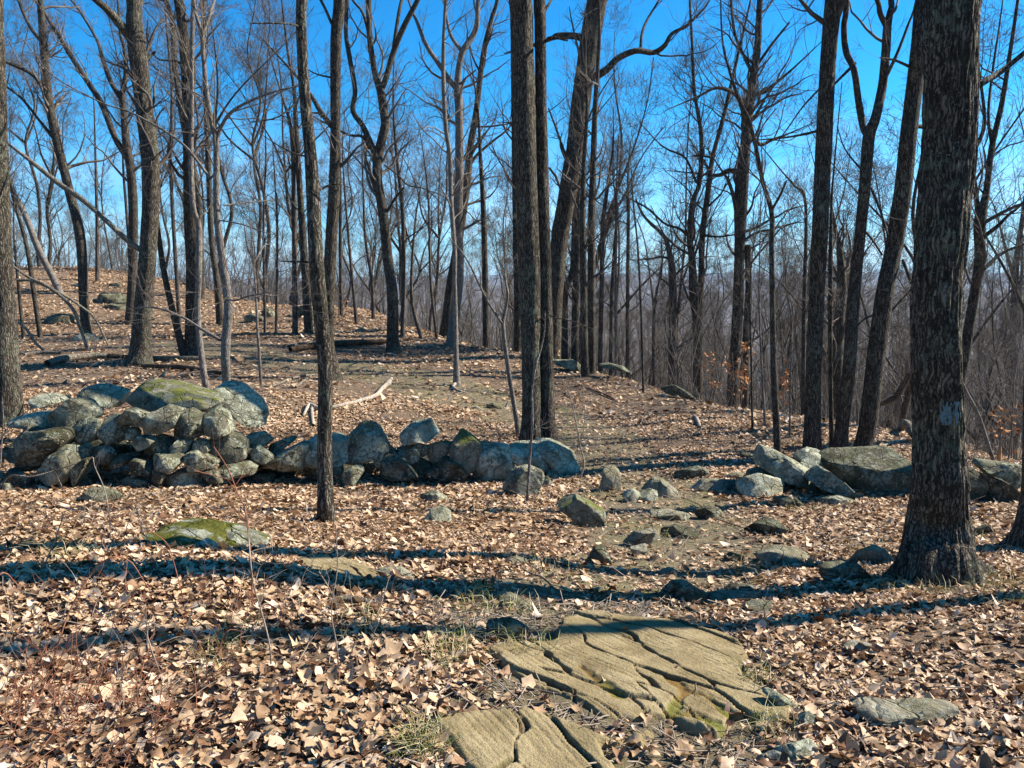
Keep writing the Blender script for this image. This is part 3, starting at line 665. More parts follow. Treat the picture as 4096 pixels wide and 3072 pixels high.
L2 = [(9,620,1345),(9,760,1300),(9,1000,1280),(9,1170,1250),(9,1400,1340),(9,1700,1410),(9,1950,1360),(9,1980,1400),(9,1900,1530),(9,1780,1490),(9,1660,1490),(9,1720,1620),(9,1700,1800),(9,900,1800),(9,760,1620),(9,720,1480)]
ledge(L2, "olive rock ledge cut off by the bottom edge of the picture", 23, .036)

ledge([(9,-180,345),(9,0,325),(9,110,355),(9,250,400),(9,370,470),(9,340,505),(9,200,490),(9,0,455),(9,-150,410)], "long flat slab lying in the shadow band, centre left", 31, .02)
ledge([(8,800,262),(8,900,200),(8,1000,160),(8,1120,140),(8,1300,150),(8,1500,198),(8,1640,248),(8,1560,292),(8,1300,305),(8,1130,318),(8,930,300)], "low moss covered rock mound in the left leaves", 41, dome=.085, mat=R_['green'], name='rock')
# ------------------------------------------------------------------ leaf litter
def leaf_shape(n, lob):
    th = np.arange(n)*2*math.pi/n
    r = np.where(np.arange(n) % 2 == 0, 1.0, lob)
    return np.stack([np.cos(th)*r*.5*1.25, np.sin(th)*r*.5*.85], -1)
def leaves(name, N, Y0, Y1, n, lob, s0, s1, seed, bury=.0, curlmax=1.0, xr=.95):
    r = np.random.default_rng(seed)
    Y = np.sqrt(r.uniform(Y0**2, Y1**2, N)); X = r.uniform(-xr, xr, N)*(Y*.72+.7)
    d = seg_dist(X, Y, PATH, PATHW)
    pb = .12 if Y0 < 9 and Y0 > 3 else (.14 if Y0 < 3 else .32)
    keep = r.uniform(size=N) < pb+(1-pb)*sstep(.55, 1.6, d + fbm(X*1.6, Y*1.6, s=4, o=3)*.4)
    keep &= r.uniform(size=N) < 1-.8*sstep(-.05, .1, duff_d(X, Y)+fbm(X*5, Y*5, s=8, o=2)*.06)
    for pl in LEDGES: keep &= ~(pip(X, Y, pl) & ((seg_dist(X, Y, np.vstack([pl, pl[:1]])) > .03) & (r.uniform(size=N) > .02)))
    keep &= r.uniform(size=N) < .68+.75*fbm(X*1.1, Y*1.1, s=31, o=4)+.2
    X, Y = X[keep], Y[keep]; N = len(X)
    e = .05
    z = terrain(X, Y); gxn = (terrain(X+e, Y, False)-terrain(X-e, Y, False))/(2*e); gyn = (terrain(X, Y+e, False)-terrain(X, Y-e, False))/(2*e)
    z = z + r.uniform(-.002, .03, N)
    S = r.uniform(s0, s1, N)*r.choice([.45, .6, .8, 1, 1.25], N)
    base = leaf_shape(n, lob)
    L = np.repeat(base[None], N, 0)*(1+r.normal(size=(N, n, 1))*.2)*np.where(np.arange(n)[None, :, None] % 2 == 0, r.uniform(.75, 1.1, (N, 1, 1)), 1.1)
    # ring mid points for curl: centre + outline (+ inner ring)
    inner = L*.5
    pts2 = np.concatenate([np.zeros((N, 1, 2)), inner, L], 1) if n > 6 else np.concatenate([np.zeros((N, 1, 2)), L], 1)
    c1 = r.normal(size=(N, 1))*.75*curlmax; c2 = r.normal(size=(N, 1))*.55*curlmax
    c1 = np.clip(c1, -1.1, 1.1); c2 = np.clip(c2, -1, 1); zz = c1*pts2[..., 0]**2+c2*pts2[..., 1]**2*1.6+r.normal(size=pts2.shape[:2])*.04+np.abs(pts2[..., 1])*r.uniform(-.1, .5, (N, 1))
    P = np.concatenate([pts2, zz[..., None]], -1)*S[:, None, None]
    tilt = np.minimum(np.abs(r.normal(size=N))*.24*curlmax, .7); ta = r.uniform(0, 2*math.pi, N); az = r.uniform(0, 2*math.pi, N)
    ca, sa = np.cos(az)[:, None], np.sin(az)[:, None]
    x, y, q = P[..., 0]*ca-P[..., 1]*sa, P[..., 0]*sa+P[..., 1]*ca, P[..., 2]
    q = q + (x*np.cos(ta)[:, None]+y*np.sin(ta)[:, None])*np.tan(tilt)[:, None]+x*gxn[:, None]+y*gyn[:, None]
    V = np.stack([x+X[:, None], y+Y[:, None], q+z[:, None]], -1)
    m_ = V.shape[1]; o = (np.arange(N)*m_)[:, None, None]
    k = np.arange(n); k2 = (k+1) % n
    if n > 6:
        tri = np.stack([np.zeros(n, int), 1+k, 1+k2], -1)[None]+o
        qd = np.stack([1+k, 1+n+k, 1+n+k2, 1+k2], -1)[None]+o
        Fs = [tri.reshape(-1, 3), qd.reshape(-1, 4)]; rv = r.uniform(size=N)
        att = np.concatenate([np.repeat(rv, n), np.repeat(rv, n)])
    else:
        tri = np.stack([np.zeros(n, int), 1+k, 1+k2], -1)[None]+o; Fs = [tri.reshape(-1, 3)]; att = np.repeat(r.uniform(size=N), n)
    o = mesh(name, V.reshape(-1, 3), Fs, M['leaf'], smooth=False, attrs={'rnd': ('FACE', att)})
    return o
m, nt, b = newmat('dry_oak_leaf'); v = coord(nt)
a1 = nt.nodes.new('ShaderNodeAttribute'); a1.attribute_name = 'rnd'
c = ramp(nt, a1.outputs['Fac'], [(0, (.07, .032, .016)), (.15, (.2, .1, .045)), (.3, (.36, .22, .115)), (.5, (.47, .32, .18)), (.72, (.58, .415, .25)), (.9, (.64, .46, .3)), (1, (.7, .56, .41))])
c = mixc(nt, .6, c, ramp(nt, noise(nt, 55, 4, .7, v), [(.3, (.6, .55, .5)), (.65, (1.1, 1.1, 1.1))]), 'MULTIPLY')
c = mixc(nt, 1.0, c, ramp(nt, noise(nt, .8, 4, .6, v), [(.35, (.78, .74, .7)), (.65, (1.1, 1.1, 1.12))]), 'MULTIPLY')
nt.links.new(c, b.inputs['Base Color']); b.inputs['Roughness'].default_value = .65; b.inputs['Specular IOR Level'].default_value = .3
tr = nt.nodes.new('ShaderNodeBsdfTranslucent'); nt.links.new(c, tr.inputs[0])
mx = nt.nodes.new('ShaderNodeMixShader'); mx.inputs[0].default_value = .12
nt.links.new(b.outputs[0], mx.inputs[1]); nt.links.new(tr.outputs[0], mx.inputs[2])
nt.links.new(mx.outputs[0], nt.nodes['Material Output'].inputs[0])
M['leaf'] = m
tag(leaves('leaf_litter', 105000, 1.6, 6.2, 10, .7, .022, .06, 1, curlmax=1.3), "curled tan oak leaves carpeting the near forest floor", 'leaves', kind='stuff')
tag(leaves('leaf_litter', 185000, 6.0, 14.5, 6, .8, .032, .07, 2, curlmax=1.2), "tan leaf carpet around the stone wall", 'leaves', kind='stuff')
tag(leaves('leaf_litter', 150000, 14.2, 44, 5, .9, .06, .12, 3, xr=1.0, curlmax=1.1), "tan leaf carpet on the slope beyond the wall", 'leaves', kind='stuff')
# crumbs and litter bits on ledge and path
def bits(N, cx0, seed):
    r = np.random.default_rng(seed)
    Y = np.sqrt(r.uniform(1.9**2, 22**2, N)); X = r.uniform(-.9, .9, N)*(Y*.7+.6)
    X[:3000] = r.uniform(-.6, 1.3, 3000); Y[:3000] = r.uniform(2.2, 4.2, 3000)
    keep = np.ones(N, bool)
    for pl in LEDGES: keep &= ~(pip(X, Y, pl) & (r.uniform(size=N) > .06))
    X, Y = X[keep], Y[keep]; n = len(X)
    z = terrain(X, Y)+.004; az = r.uniform(0, 6.28, n); L = r.uniform(.01, .05, n)*r.choice([.6, 1, 1.6], n)*(1+Y/14); dz = r.normal(size=n)*.18
    d = np.stack([np.cos(az), np.sin(az), dz], -1)*L[:, None]
    c0 = np.stack([X, Y, z+np.abs(dz)*L], -1)
    P = np.stack([c0-d, c0, c0+d], 1); P[:, 1] += r.normal(size=(n, 3))*.003
    R = np.repeat((r.uniform(.0012, .0032, n))[:, None], 3, 1)
    V, Q = tubes(P, R, 3); return V, Q
V, Q = bits(60000, 0, 5)
tag(mesh('twig_litter', V, Q, M['stem']), "fine broken twigs and needles scattered through the leaves", 'twigs', kind='stuff')

# dry grass --------------------------------------------------
m, nt, b = newmat('dry_grass_blade')
a1 = nt.nodes.new('ShaderNodeAttribute'); a1.attribute_name = 'rnd'
nt.links.new(ramp(nt, a1.outputs['Fac'], [(0, (.1, .14, .03)), (.3, (.26, .25, .08)), (.7, (.45, .38, .2)), (1, (.55, .48, .3))]), b.inputs['Base Color']); M['grass'] = m
gpx = [(9,750,850,40,.8),(9,800,880,50,1),(9,700,1000,30,.7),(9,1290,420,60,.8),(9,880,560,50,.7),(9,1130,660,40,.8),(9,900,640,50,.8),(9,1280,910,35,.6),(9,560,1440,25,1),(9,620,1500,30,1),(9,500,1500,30,1),
       (10,1500,540,70,1),(10,1650,560,50,1),(10,2100,500,80,1.1),(10,2180,600,60,1),(10,2000,520,60,1),(10,650,1080,40,.8),(10,720,1380,30,.8),(10,1860,220,40,.7),(8,1430,840,40,.8),(8,1270,990,40,.8),(8,450,330,60,.8),(8,320,300,60,.8),(10,540,420,40,.8),
       (7,1320,1130,60,.8),(7,1000,900,50,.8),(10,120,250,50,.6),(6,1850,720,50,.8),(6,800,330,60,.7),(6,720,380,60,.7),(6,900,440,60,.7),(6,1300,1040,60,.7),(6,1860,840,50,.7),(8,2150,750,50,.7),(9,1100,850,40,.6)]
GP = []
for (t, x, y, sp, dn) in gpx:
    p = at(*T(t, x, y))
    if p is None: continue
    s_ = sp*TL[t][2]/F_*p[1]*2.0; n = int(70*dn)
    GP.append(np.c_[p[0]+rng.normal(size=n)*s_, p[1]+rng.normal(size=n)*s_*1.4])
GP = np.concatenate(GP); n = len(GP)
gb = np.c_[GP, terrain(GP[:, 0], GP[:, 1])]
az = rng.uniform(0, 6.28, n); L = rng.uniform(.04, .12, n); ln = rng.uniform(.3, 1.3, n)
dirh = np.stack([np.cos(az), np.sin(az), np.zeros(n)], -1)
P = np.stack([gb, gb+dirh*(L*ln*.35)[:, None]+np.array([0, 0, 1])*(L*.6)[:, None], gb+dirh*(L*ln)[:, None]+np.array([0, 0, 1])*(L*.75)[:, None]], 1)
R = np.array([.0016, .0014, .0004])[None]*np.ones((n, 1))
V, Q = tubes(P, R, 3)
tag(mesh('dry_grass', V, Q, M['grass'], attrs={'rnd': ('FACE', np.repeat(rng.uniform(size=n), 6))}), "dry yellow-green grass tufts around the ledge and trail", 'grass', kind='stuff')
#MARK_TREES
exec_trees = True
# ------------------------------------------------------------------ trees
TOPH = 15.0
def poly3(tile, line, Y, base=None, dY=0.0, seed=0):
    """pixel polyline with widths -> 3D points + radii (last column)"""
    r = np.random.default_rng(seed+77)
    out = []
    n = len(line)
    for i, q in enumerate(line):
        px, py = T(tile, q[0], q[1]); yy = Y + dY*i/max(n-1, 1) + (r.normal()*.04 if i else 0)
        p = onY(px, py, yy); out.append([*p, q[2]*TL[tile][2]/F_*yy/2])
    return np.array(out)
def tube_from(pl, k, step=.12, flare=0, nl=5, rough=.03, seed=0, furrow=0, cap=False):
    L = np.linalg.norm(np.diff(pl[:, :3], axis=0), axis=1).sum()
    m_ = int(np.clip(L/step, 5, 320)); C = catmull(pl, m_)
    C[:, 3] = np.maximum(C[:, 3], .002)
    P, R = C[None, :, :3], C[None, :, 3]
    h = np.r_[0, np.cumsum(np.linalg.norm(np.diff(C[:, :3], axis=0), axis=1))]
    th = np.arange(k)*2*math.pi/k
    lob = 1+rough*fbm(np.cos(th)[None]*1.6+seed*3.1+h[:, None]*0, np.sin(th)[None]*1.6+h[:, None]*0, h[:, None]*1.3+th[None]*0, s=seed, o=3)
    if furrow:
        lob = lob+furrow*np.abs(fbm(np.cos(th)[None]*6+h[:, None]*0, np.sin(th)[None]*6+h[:, None]*0, h[:, None]*2.6+th[None]*0, s=seed+5, o=3))-furrow*.4
    if flare:
        ph = seed*1.7
        lob = lob + flare*np.exp(-h/.22)[:, None]*(np.maximum(0, np.cos(nl*th+ph))**2+.4*np.cos(2*th+ph*2))[None]
    V, Q = tubes(P, R, k, lob[None])
    return V, Q, C
def grow(lines, lv, Y):
    """lines: list of (n,4) centre lines -> crown geometry. lv: dict of settings"""
    A = np.stack([catmull(l, 26) for l in lines]); P, R = A[..., :3], np.maximum(A[..., 3], .004)
    parts = []
    w = np.array([np.linalg.norm(np.diff(l[:, :3], axis=0), axis=1).sum() for l in lines])
    cnt = np.maximum((w*lv['n1']).astype(int), 1)
    t0 = lv['t0']
    P1, R1 = spawn(P, R, cnt, t0, .99, 25, 75, lv['l1']*.5, lv['l1']*1.2, .42, lv.get('r1', .05), 9, lv.get('up', .35), .2, tip=.22)
    if lv.get('cull'):
        kp = (P1[:, 0, 2] < 2.6+.33*Y) | (rng.uniform(size=len(P1)) < .1); kp[0] = True; P1, R1 = P1[kp], R1[kp]
    parts.append(tubes(P1, R1, 5))
    P2, R2 = spawn(P1, R1, lv['n2'], .15, 1, 25, 70, lv['l1']*.22, lv['l1']*.5, .6, .02, 6, .3, .22, tip=.3, rmin=.003)
    parts.append(tubes(P2, R2, 3))
    P3, R3 = spawn(P2, R2, lv['n3'], .1, 1, 20, 65, lv['l1']*.1, lv['l1']*.24, .6, .008, 4, .25, .2, tip=.4, rmin=lv.get('tw', .0022))
    parts.append(tubes(P3, R3, 3))
    return join(parts)
def to_local(V, base): return V-np.asarray(base)[None]
def hero(label, tile, line, limbs=(), mat='bark_dark', Y=None, dY=0, ext=True, crown=None, group=None, name='tree', seed=0, flare=.25, cat='tree', tmat=None, furrow=0, k=None, height=None):
    bx, by = T(tile, line[0][0], line[0][1])
    base = at(bx, by, Y) if Y else at(bx, by)
    if base is None: base = at(bx, by, 24)
    Yb = base[1]
    pl = poly3(tile, line, Yb, seed=seed, dY=dY)
    if Y:   # the foot is hidden: run the stem down to the ground
        if pl[0, 2] > base[2]: pl = np.vstack([[pl[0, 0], Yb, base[2], pl[0, 3]*1.15], pl])
        base = np.array([pl[0, 0], Yb, base[2]])
    base = np.array([pl[0, 0], pl[0, 1], min(base[2], pl[0, 2])])
    pl[0, 2] = base[2]-.06
    H = height or TOPH*(.85+.3*((seed*37) % 10)/10)
    tiptop = T(tile, 0, line[-1][1])[1]
    def extend(p, hmax, _s=None):
        d = norm(p[-1, :3]-p[-2, :3]); cur = p[-1].copy(); out = [p]; r = np.random.default_rng(seed+5)
        n = max(int((hmax-(cur[2]-base[2]))/1.1), 1); r0 = cur[3]
        if cur[2]-base[2] >= hmax: return p
        for i in range(n):
            d = norm(d+r.normal(size=3)*.09+np.array([0, 0, .12])); q = cur.copy(); q[:3] += d*1.1; q[3] = max(r0*(1-(i+1)/(n+.5)), .006); out.append(q[None]); cur = q
        return np.vstack(out)
    if ext and tiptop < 12: pl = extend(pl, H)
    elif 'stub' not in label and 'broken' not in label: pl = extend(pl, pl[-1, 2]-base[2]+float(np.clip(pl[-1, 3]*75, 1.2, 6)))
    root = empty(name, base); tag(root, label, cat, group)
    wpx = line[1][2]*TL[tile][2]
    kk = k or int(np.clip(wpx*1.6, 8, 72))
    V, Q, C = tube_from(pl, kk, step=max(.03, .004*Yb), flare=flare, seed=seed, furrow=furrow)
    mesh('trunk', to_local(V, base), Q, M[mat], root)
    L = [pl]
    for li, lm in enumerate(limbs):
        q = poly3(tile, lm, Yb, seed=seed+li, dY=np.random.default_rng(seed+li).uniform(-.8, .8))
        # root the limb on the trunk depth
        if ext and T(tile, 0, lm[-1][1])[1] < 12: q = extend(q, H*.9)
        
        if not (ext and T(tile, 0, lm[-1][1])[1] < 12) and q[-1, 3] > .012 and len(lm) > 3: q = extend(q, q[-1, 2]-base[2]+1.2)
        V, Q, _ = tube_from(q, int(np.clip(lm[0][2]*TL[tile][2]*1.6, 6, 24)), step=max(.05, .005*Yb), seed=seed+li)
        mesh('limb', to_local(V, base), Q, M[mat], root); L.append(q)
    cr = dict(n1=1.5, n2=5, n3=5, l1=2.2, t0=.35, up=.35, cull=1)
    if crown is not None: cr.update(crown)
    if cr['n1'] > 0:
        V, Q = grow(L, cr, Yb)
        mesh('crown', to_local(V, base), Q, M[tmat or ('twig' if mat in ('bark_pale', 'bark_mid') else 'twig_dark')], root)
    root['_pl'] = 0; del root['_pl']
    return root, C
near_c = dict(n1=1.2, n2=6, n3=5, l1=2.2, t0=.5)
low_c = dict(n1=2.1, n2=5, n3=5, l1=1.9, t0=.25, tw=.0025)
H = hero
H("very thick dark trunk cut off by the left picture edge", 1, [(30,1880,140),(25,1620,112),(20,1400,95),(-5,1000,90),(-22,400,85),(-30,0,80)], mat='bark_oak', crown=near_c, seed=1, furrow=.07)
H("slender dark tree curving left, white topped rock at its foot", 1, [(385,1480,48),(372,1350,40),(355,1050,42),(300,820,38),(235,550,36),(205,350,33),(185,100,28),(178,-5,26)],
  [[(237,612,16),(180,540,13),(100,440,11),(30,385,9),(-60,330,6)],[(210,440,22),(180,370,20),(130,320,17),(30,275,14),(-60,230,10)],[(190,190,18),(140,130,15),(105,60,13),(80,-5,11)]], mat='bark_mid', seed=2, crown=low_c)
H("largest dark trunk of the left group, broad base beside fallen logs", 1, [(615,1615,118),(622,1540,88),(632,1400,78),(655,1100,72),(668,850,72),(660,650,75),(635,450,70),(610,250,72),(595,100,66),(590,-5,60)],
  [[(580,170,42),(500,70,34),(420,-5,28)],[(640,270,14),(665,250,12),(690,225,8)]], mat='bark_oak', seed=3, furrow=.06, crown=low_c)
H("dark forking tree rising just behind the largest left trunk", 1, [(575,1435,48),(585,1250,38),(590,950,38),(578,750,36),(560,640,34),(548,500,28),(540,430,26),(556,330,18),(550,220,14),(530,140,10),(520,-5,8)],
  [[(565,700,28),(510,610,26),(450,460,25),(380,350,22),(310,240,20),(230,110,15),(150,-5,10)],[(545,450,22),(490,360,20),(455,260,18),(430,180,12),(360,60,10),(310,-5,8)]], mat='bark_mid', seed=4, crown=low_c)
H("straight dark trunk behind the thin pale stems, left centre", 1, [(845,1592,74),(845,1480,52),(850,1200,52),(840,950,52),(835,700,46),(830,450,45),(815,200,43),(790,-5,42)],
  [[(825,300,12),(780,270,10),(700,260,7),(640,180,5)]], mat='bark_dark', seed=5, crown=low_c)
H("short dark stem leaning away left from the straight trunk's foot", 1, [(822,1590,38),(770,1400,28),(725,1200,25),(700,1020,20),(690,900,15),(670,780,9)], mat='bark_mid', seed=6, ext=False, crown=dict(low_c, t0=.6), flare=.1)
H("thin pale tree leaning left behind the wall, left stem of two", 1, [(925,1758,32),(900,1640,28),(875,1400,26),(880,1200,26),(880,1000,26),(855,920,24),(845,700,22),(848,450,20),(850,200,18),(855,-5,16)],
  [[(875,975,10),(900,945,7),(920,935,5)],[(838,540,9),(810,490,7),(770,400,5)]], mat='bark_pale', seed=7, flare=.05, crown=low_c)
H("thin pale grey tree forking above the wall, right stem of two", 1, [(1029,1925,40),(1005,1720,38),(998,1600,38),(1000,1500,40),(1010,1350,38),(985,1150,34),(960,950,28),(958,700,26),(955,610,25),(938,550,20),(915,400,18),(900,250,18),(893,150,18),(875,90,15),(855,-5,13)],
  [[(958,630,18),(975,570,16),(1010,510,15),(1080,460,12),(1217,405,9),(1330,380,5)],[(898,160,12),(930,60,12),(950,-5,11)],[(975,1505,15),(890,1455,13),(800,1400,11),(680,1360,9),(560,1370,6)],[(1000,1320,10),(1040,1330,8),(1100,1310,7),(1217,1290,4)],
   [(970,975,7),(1060,990,6),(1150,1020,5),(1217,1040,3)],[(930,790,12),(840,670,13),(760,600,11),(650,535,10),(560,490,8),(440,450,7),(230,330,5),(100,170,4)],[(990,910,8),(1100,895,6),(1217,885,4)]], mat='bark_pale', seed=8, flare=.05, crown=low_c)
H("dark slim trunk seen between the two pale stems and straight trunk", 1, [(975,1435,34),(960,1250,28),(935,1050,24),(925,800,24),(915,550,22),(905,300,18),(900,-5,15)], mat='bark_mid', seed=9, crown=low_c)
H("crooked grey trunk bending left by the left edge trunk", 1, [(270,1300,30),(230,1220,28),(170,1100,27),(110,950,24),(55,840,20),(30,750,16)], mat='bark_pale', seed=10, ext=False, crown=dict(low_c, t0=.5), flare=.05)
H("thin brown stem leaning left before the crooked grey trunk", 1, [(180,1492,23),(150,1300,20),(120,1100,18),(75,930,16),(40,800,12),(20,700,9)], mat='bark_mid', seed=11, ext=False, crown=dict(low_c, t0=.5), flare=.05)
H("short thin stem nearest the left edge trunk", 1, [(105,1500,16),(85,1300,14),(70,1150,10),(60,1000,7)], mat='bark_mid', seed=12, ext=False, crown=dict(low_c, t0=.3, l1=1.0), flare=.05)
H("slim trunk at the crest behind the slender curving left tree", 1, [(430,1245,18),(430,1000,16),(425,800,12),(420,600,8),(415,450,5)], mat='bark_far', seed=13, ext=False, crown=dict(low_c, l1=2.0))
H("far slim trunk right of the largest left trunk at the crest", 1, [(785,1245,20),(765,950,17),(755,700,15),(760,400,12),(740,150,9)], mat='bark_far', seed=14, ext=False, crown=dict(low_c, l1=2.0))
H("wavy dark trunk just left of the straight trunk's top", 1, [(890,1320,28),(885,1000,25),(868,800,25),(830,640,25),(800,480,25),(775,300,25),(765,120,23),(735,-5,21)], mat='bark_dark', seed=15, crown=low_c)
# centre left
H("dark straight trunk in front of the wall, nearest of the centre left", 2, [(330,2325,112),(333,2295,86),(335,2255,74),(330,2000,66),(333,1650,64),(318,1450,66),(300,1250,66),(290,1100,62),(278,850,57),(265,650,50),(245,450,47),(232,250,45),(228,-5,45)],
  [[(290,850,12),(330,828,10),(385,812,7),(440,830,4)],[(240,690,9),(200,680,7),(120,640,5),(0,560,3)],[(265,1160,10),(200,1158,8),(120,1155,5)],[(210,450,9),(120,520,7),(0,540,4)],[(213,115,9),(150,103,8),(0,103,6)]], mat='bark_oak', seed=16, crown=dict(near_c, n1=.6), furrow=.05, flare=.4)
H("dark trunk leaning right directly behind the nearest centre left trunk", 2, [(368,1683,95),(352,1560,52),(348,1450,46),(350,1250,52),(360,1050,52),(372,850,50),(378,600,43),(378,350,44),(382,150,48),(395,-5,48)],
  [[(362,560,24),(310,490,22),(275,430,18),(200,330,12)],[(400,170,18),(360,100,14),(310,-5,12)],[(385,575,5),(390,570,12),(385,345,6)][:0] or [(372,345,9),(300,330,7),(260,310,5)]], mat='bark_dark', seed=17, crown=low_c, flare=.35)
H("forked oak beyond the split log, arms spreading to the top", 2, [(640,1562,82),(632,1500,56),(630,1300,48),(610,1150,45),(590,950,42),(565,800,41),(565,700,41),(580,630,38),(597,550,36),(590,480,36),(577,400,34),(557,340,26),(540,250,25),(530,160,25),(525,-5,24)],
  [[(560,700,30),(545,660,28),(500,560,24),(455,490,22),(465,400,20),(440,250,20),(425,150,18),(430,-5,16)],[(580,400,28),(602,345,25),(635,230,24),(680,120,24),(745,-5,20)],[(532,180,15),(500,60,12),(450,-5,10)],[(636,210,18),(655,80,16),(672,-5,14)],
   [(530,660,14),(500,605,13),(450,600,11),(395,578,9)],[(595,730,9),(660,780,7),(700,820,7),(780,840,5),(870,920,3)],[(605,940,14),(640,880,11),(680,830,8)]], mat='bark_mid', seed=18, crown=low_c)
H("thin pale pole tree with its foot on the trail bend", 2, [(914,1707,34),(912,1600,24),(910,1450,22),(905,1250,20),(905,1100,20),(890,900,20),(885,700,20),(865,550,18),(855,300,18),(860,100,14),(870,-5,12)], [[(890,915,7),(860,870,6),(780,840,4)]], mat='bark_pale', seed=19, crown=low_c, flare=.5)
H("pale forked tree with crooked upper arms, centre of the photo", 2, [(890,1532,56),(905,1400,45),(925,1200,43),(918,1000,44),(925,750,37),(925,500,34),(920,400,36),(922,320,26),(940,230,26),(985,160,24),(1005,100,22),(1010,-5,18)],
  [[(920,400,26),(890,365,22),(840,290,20),(780,200,18),(740,100,14),(715,40,9)],[(935,225,16),(890,160,15),(870,80,12),(860,-5,10)],[(925,390,12),(950,350,9),(1000,310,6)]], mat='bark_pale', seed=20, crown=low_c)
H("leaning grey tree crossing the pale forked tree at mid height", 2, [(862,1492,52),(890,1250,41),(925,1050,38),(960,800,34),(975,650,30),(1000,500,26),(1020,330,24),(1040,200,22),(1070,80,18),(1095,-5,16)],
  [[(968,735,17),(1010,680,14),(1080,620,11),(1150,560,7)],[(1000,560,9),(1060,560,8),(1160,545,5)],[(1018,320,10),(985,250,8),(960,150,6)]], mat='bark_mid', seed=21, crown=low_c)
H("slender crooked sapling growing beside the left of twin trunks", 2, [(1190,1927,22),(1170,1800,21),(1145,1650,20),(1120,1450,18),(1128,1380,15),(1140,1300,13),(1130,1210,8)], [[(1122,1440,13),(1050,1330,11),(960,1150,8),(880,1050,5)]], mat='bark_pale', seed=22, ext=False, crown=dict(low_c, l1=.8, t0=.4), flare=0)
for q, (ln, lb) in enumerate([
 ([(828,1475,14),(800,1250,12),(790,900,9),(770,700,6)], "thin far pole left of the pale pole tree"),
 ([(1045,1532,30),(1035,1000,25),(1020,700,17),(1010,500,10)], "straight far trunk between the pale forked tree and twin trunks"),
 ([(675,1432,22),(678,1000,18),(650,700,14),(635,500,9)], "straight far trunk just right of the forked oak"),
 ([(472,1432,17),(445,1150,13),(420,850,9),(410,650,6)], "thin pinkish far stem left of the forked oak"),
 ([(1185,1562,34),(1182,1300,30),(1175,1000,27),(1168,600,22),(1160,200,14)], "dark trunk half hidden behind the left of twin trunks"),
 ([(258,1352,42),(228,950,28),(205,600,22),(195,400,14)], "far dark trunk hugging the left of the nearest centre left trunk"),
 ([(195,1342,26),(195,900,22),(185,600,18),(150,450,10)], "slim far trunk, second left of the nearest centre left trunk"),
 ([(545,1412,16),(540,1250,16),(510,1050,12),(500,800,8)], "far slim trunk left of the forked oak's base"),
 ([(405,1400,18),(400,1100,16),(400,800,12),(395,600,8)], "far slim trunk right of the two dark centre left trunks"),
 ([(760,1450,20),(720,1350,16),(715,1200,13),(735,950,8)], "crooked far trunk between the forked oak and pale forked tree"),
 ([(60,1300,14),(60,1000,11),(70,700,7)], "thin far stem near the pale sapling on the left slope"),
 ([(110,1310,14),(120,1000,11),(110,800,7)], "thin far stem second right of the pale sapling")]):
    H(lb, 2, ln, mat='bark_far' if ln[0][2] < 30 else 'bark_dark', seed=30+q, ext=False, crown=dict(low_c, l1=2.0, n1=1.6), flare=.1, Y=None if q in (1,) else None)
H("short pale sapling with level side branches on the near slope", 2, [(49,1707,15),(40,1550,13),(33,1450,12),(27,1320,11),(22,1240,9),(15,1150,6)], [[(27,1315,9),(60,1300,8),(100,1310,6),(180,1290,4)],[(25,1130,9)]*0 or [(20,1160,7),(60,1090,8),(90,1080,5)]], mat='bark_pale', seed=50, ext=False, crown=dict(n1=3, l1=.7, n2=3, n3=2, t0=.4), flare=0)
# twin trunks and centre right
H("thick straight trunk, left one of the twin trunks by the trail", 3, [(140,1992,150),(140,1900,100),(140,1800,85),(138,1600,84),(135,1300,93),(125,1000,95),(112,700,95),(105,400,95),(95,100,95),(88,-5,95)],
  [[(170,1430,8),(200,1390,6),(250,1410,4)],[(155,545,9),(60,543,7),(0,540,4)],[(140,420,8),(165,300,6)][:0] or [(150,205,8),(190,180,6)]], mat='bark_oak', seed=60, crown=dict(near_c, t0=.6), furrow=.06, flare=.35)
H("narrower dark trunk, right one of the twin trunks by the trail", 3, [(222,1990,120),(210,1880,78),(205,1700,65),(205,1500,60),(200,1200,55),(192,900,52),(188,700,52),(182,500,50),(180,300,48),(178,100,48),(175,-5,50)],
  [[(195,190,14),(225,165,12),(300,180,8)],[(190,60,16),(215,20,12),(230,-5,10)],[(205,1405,10),(300,1415,6),(420,1460,4)]], mat='bark_dark', seed=61, crown=dict(near_c, t0=.6, n1=.6), furrow=.05, flare=.35)
H("thick dark trunk leaning right behind the twin trunks", 3, [(225,1600,88),(238,1400,70),(250,1200,72),(265,1050,76),(300,850,78),(335,650,80),(365,400,82),(395,200,82),(430,-5,86)],
  [[(385,200,34),(355,165,30),(300,158,28),(250,160,26),(205,180,16)],[(410,345,36),(470,310,30),(520,260,27),(600,225,25),(680,232,23),(730,200,21),(760,150,16),(830,110,12),(900,40,8),(930,-5,6)],[(622,222,14),(628,150,13),(650,90,11),(705,-5,8)],
   [(355,830,16),(350,700,12),(380,560,10),(440,420,7),(520,300,4)],[(300,720,14),(260,600,10),(215,480,7)]], mat='bark_dark', seed=62, crown=low_c, furrow=.06)
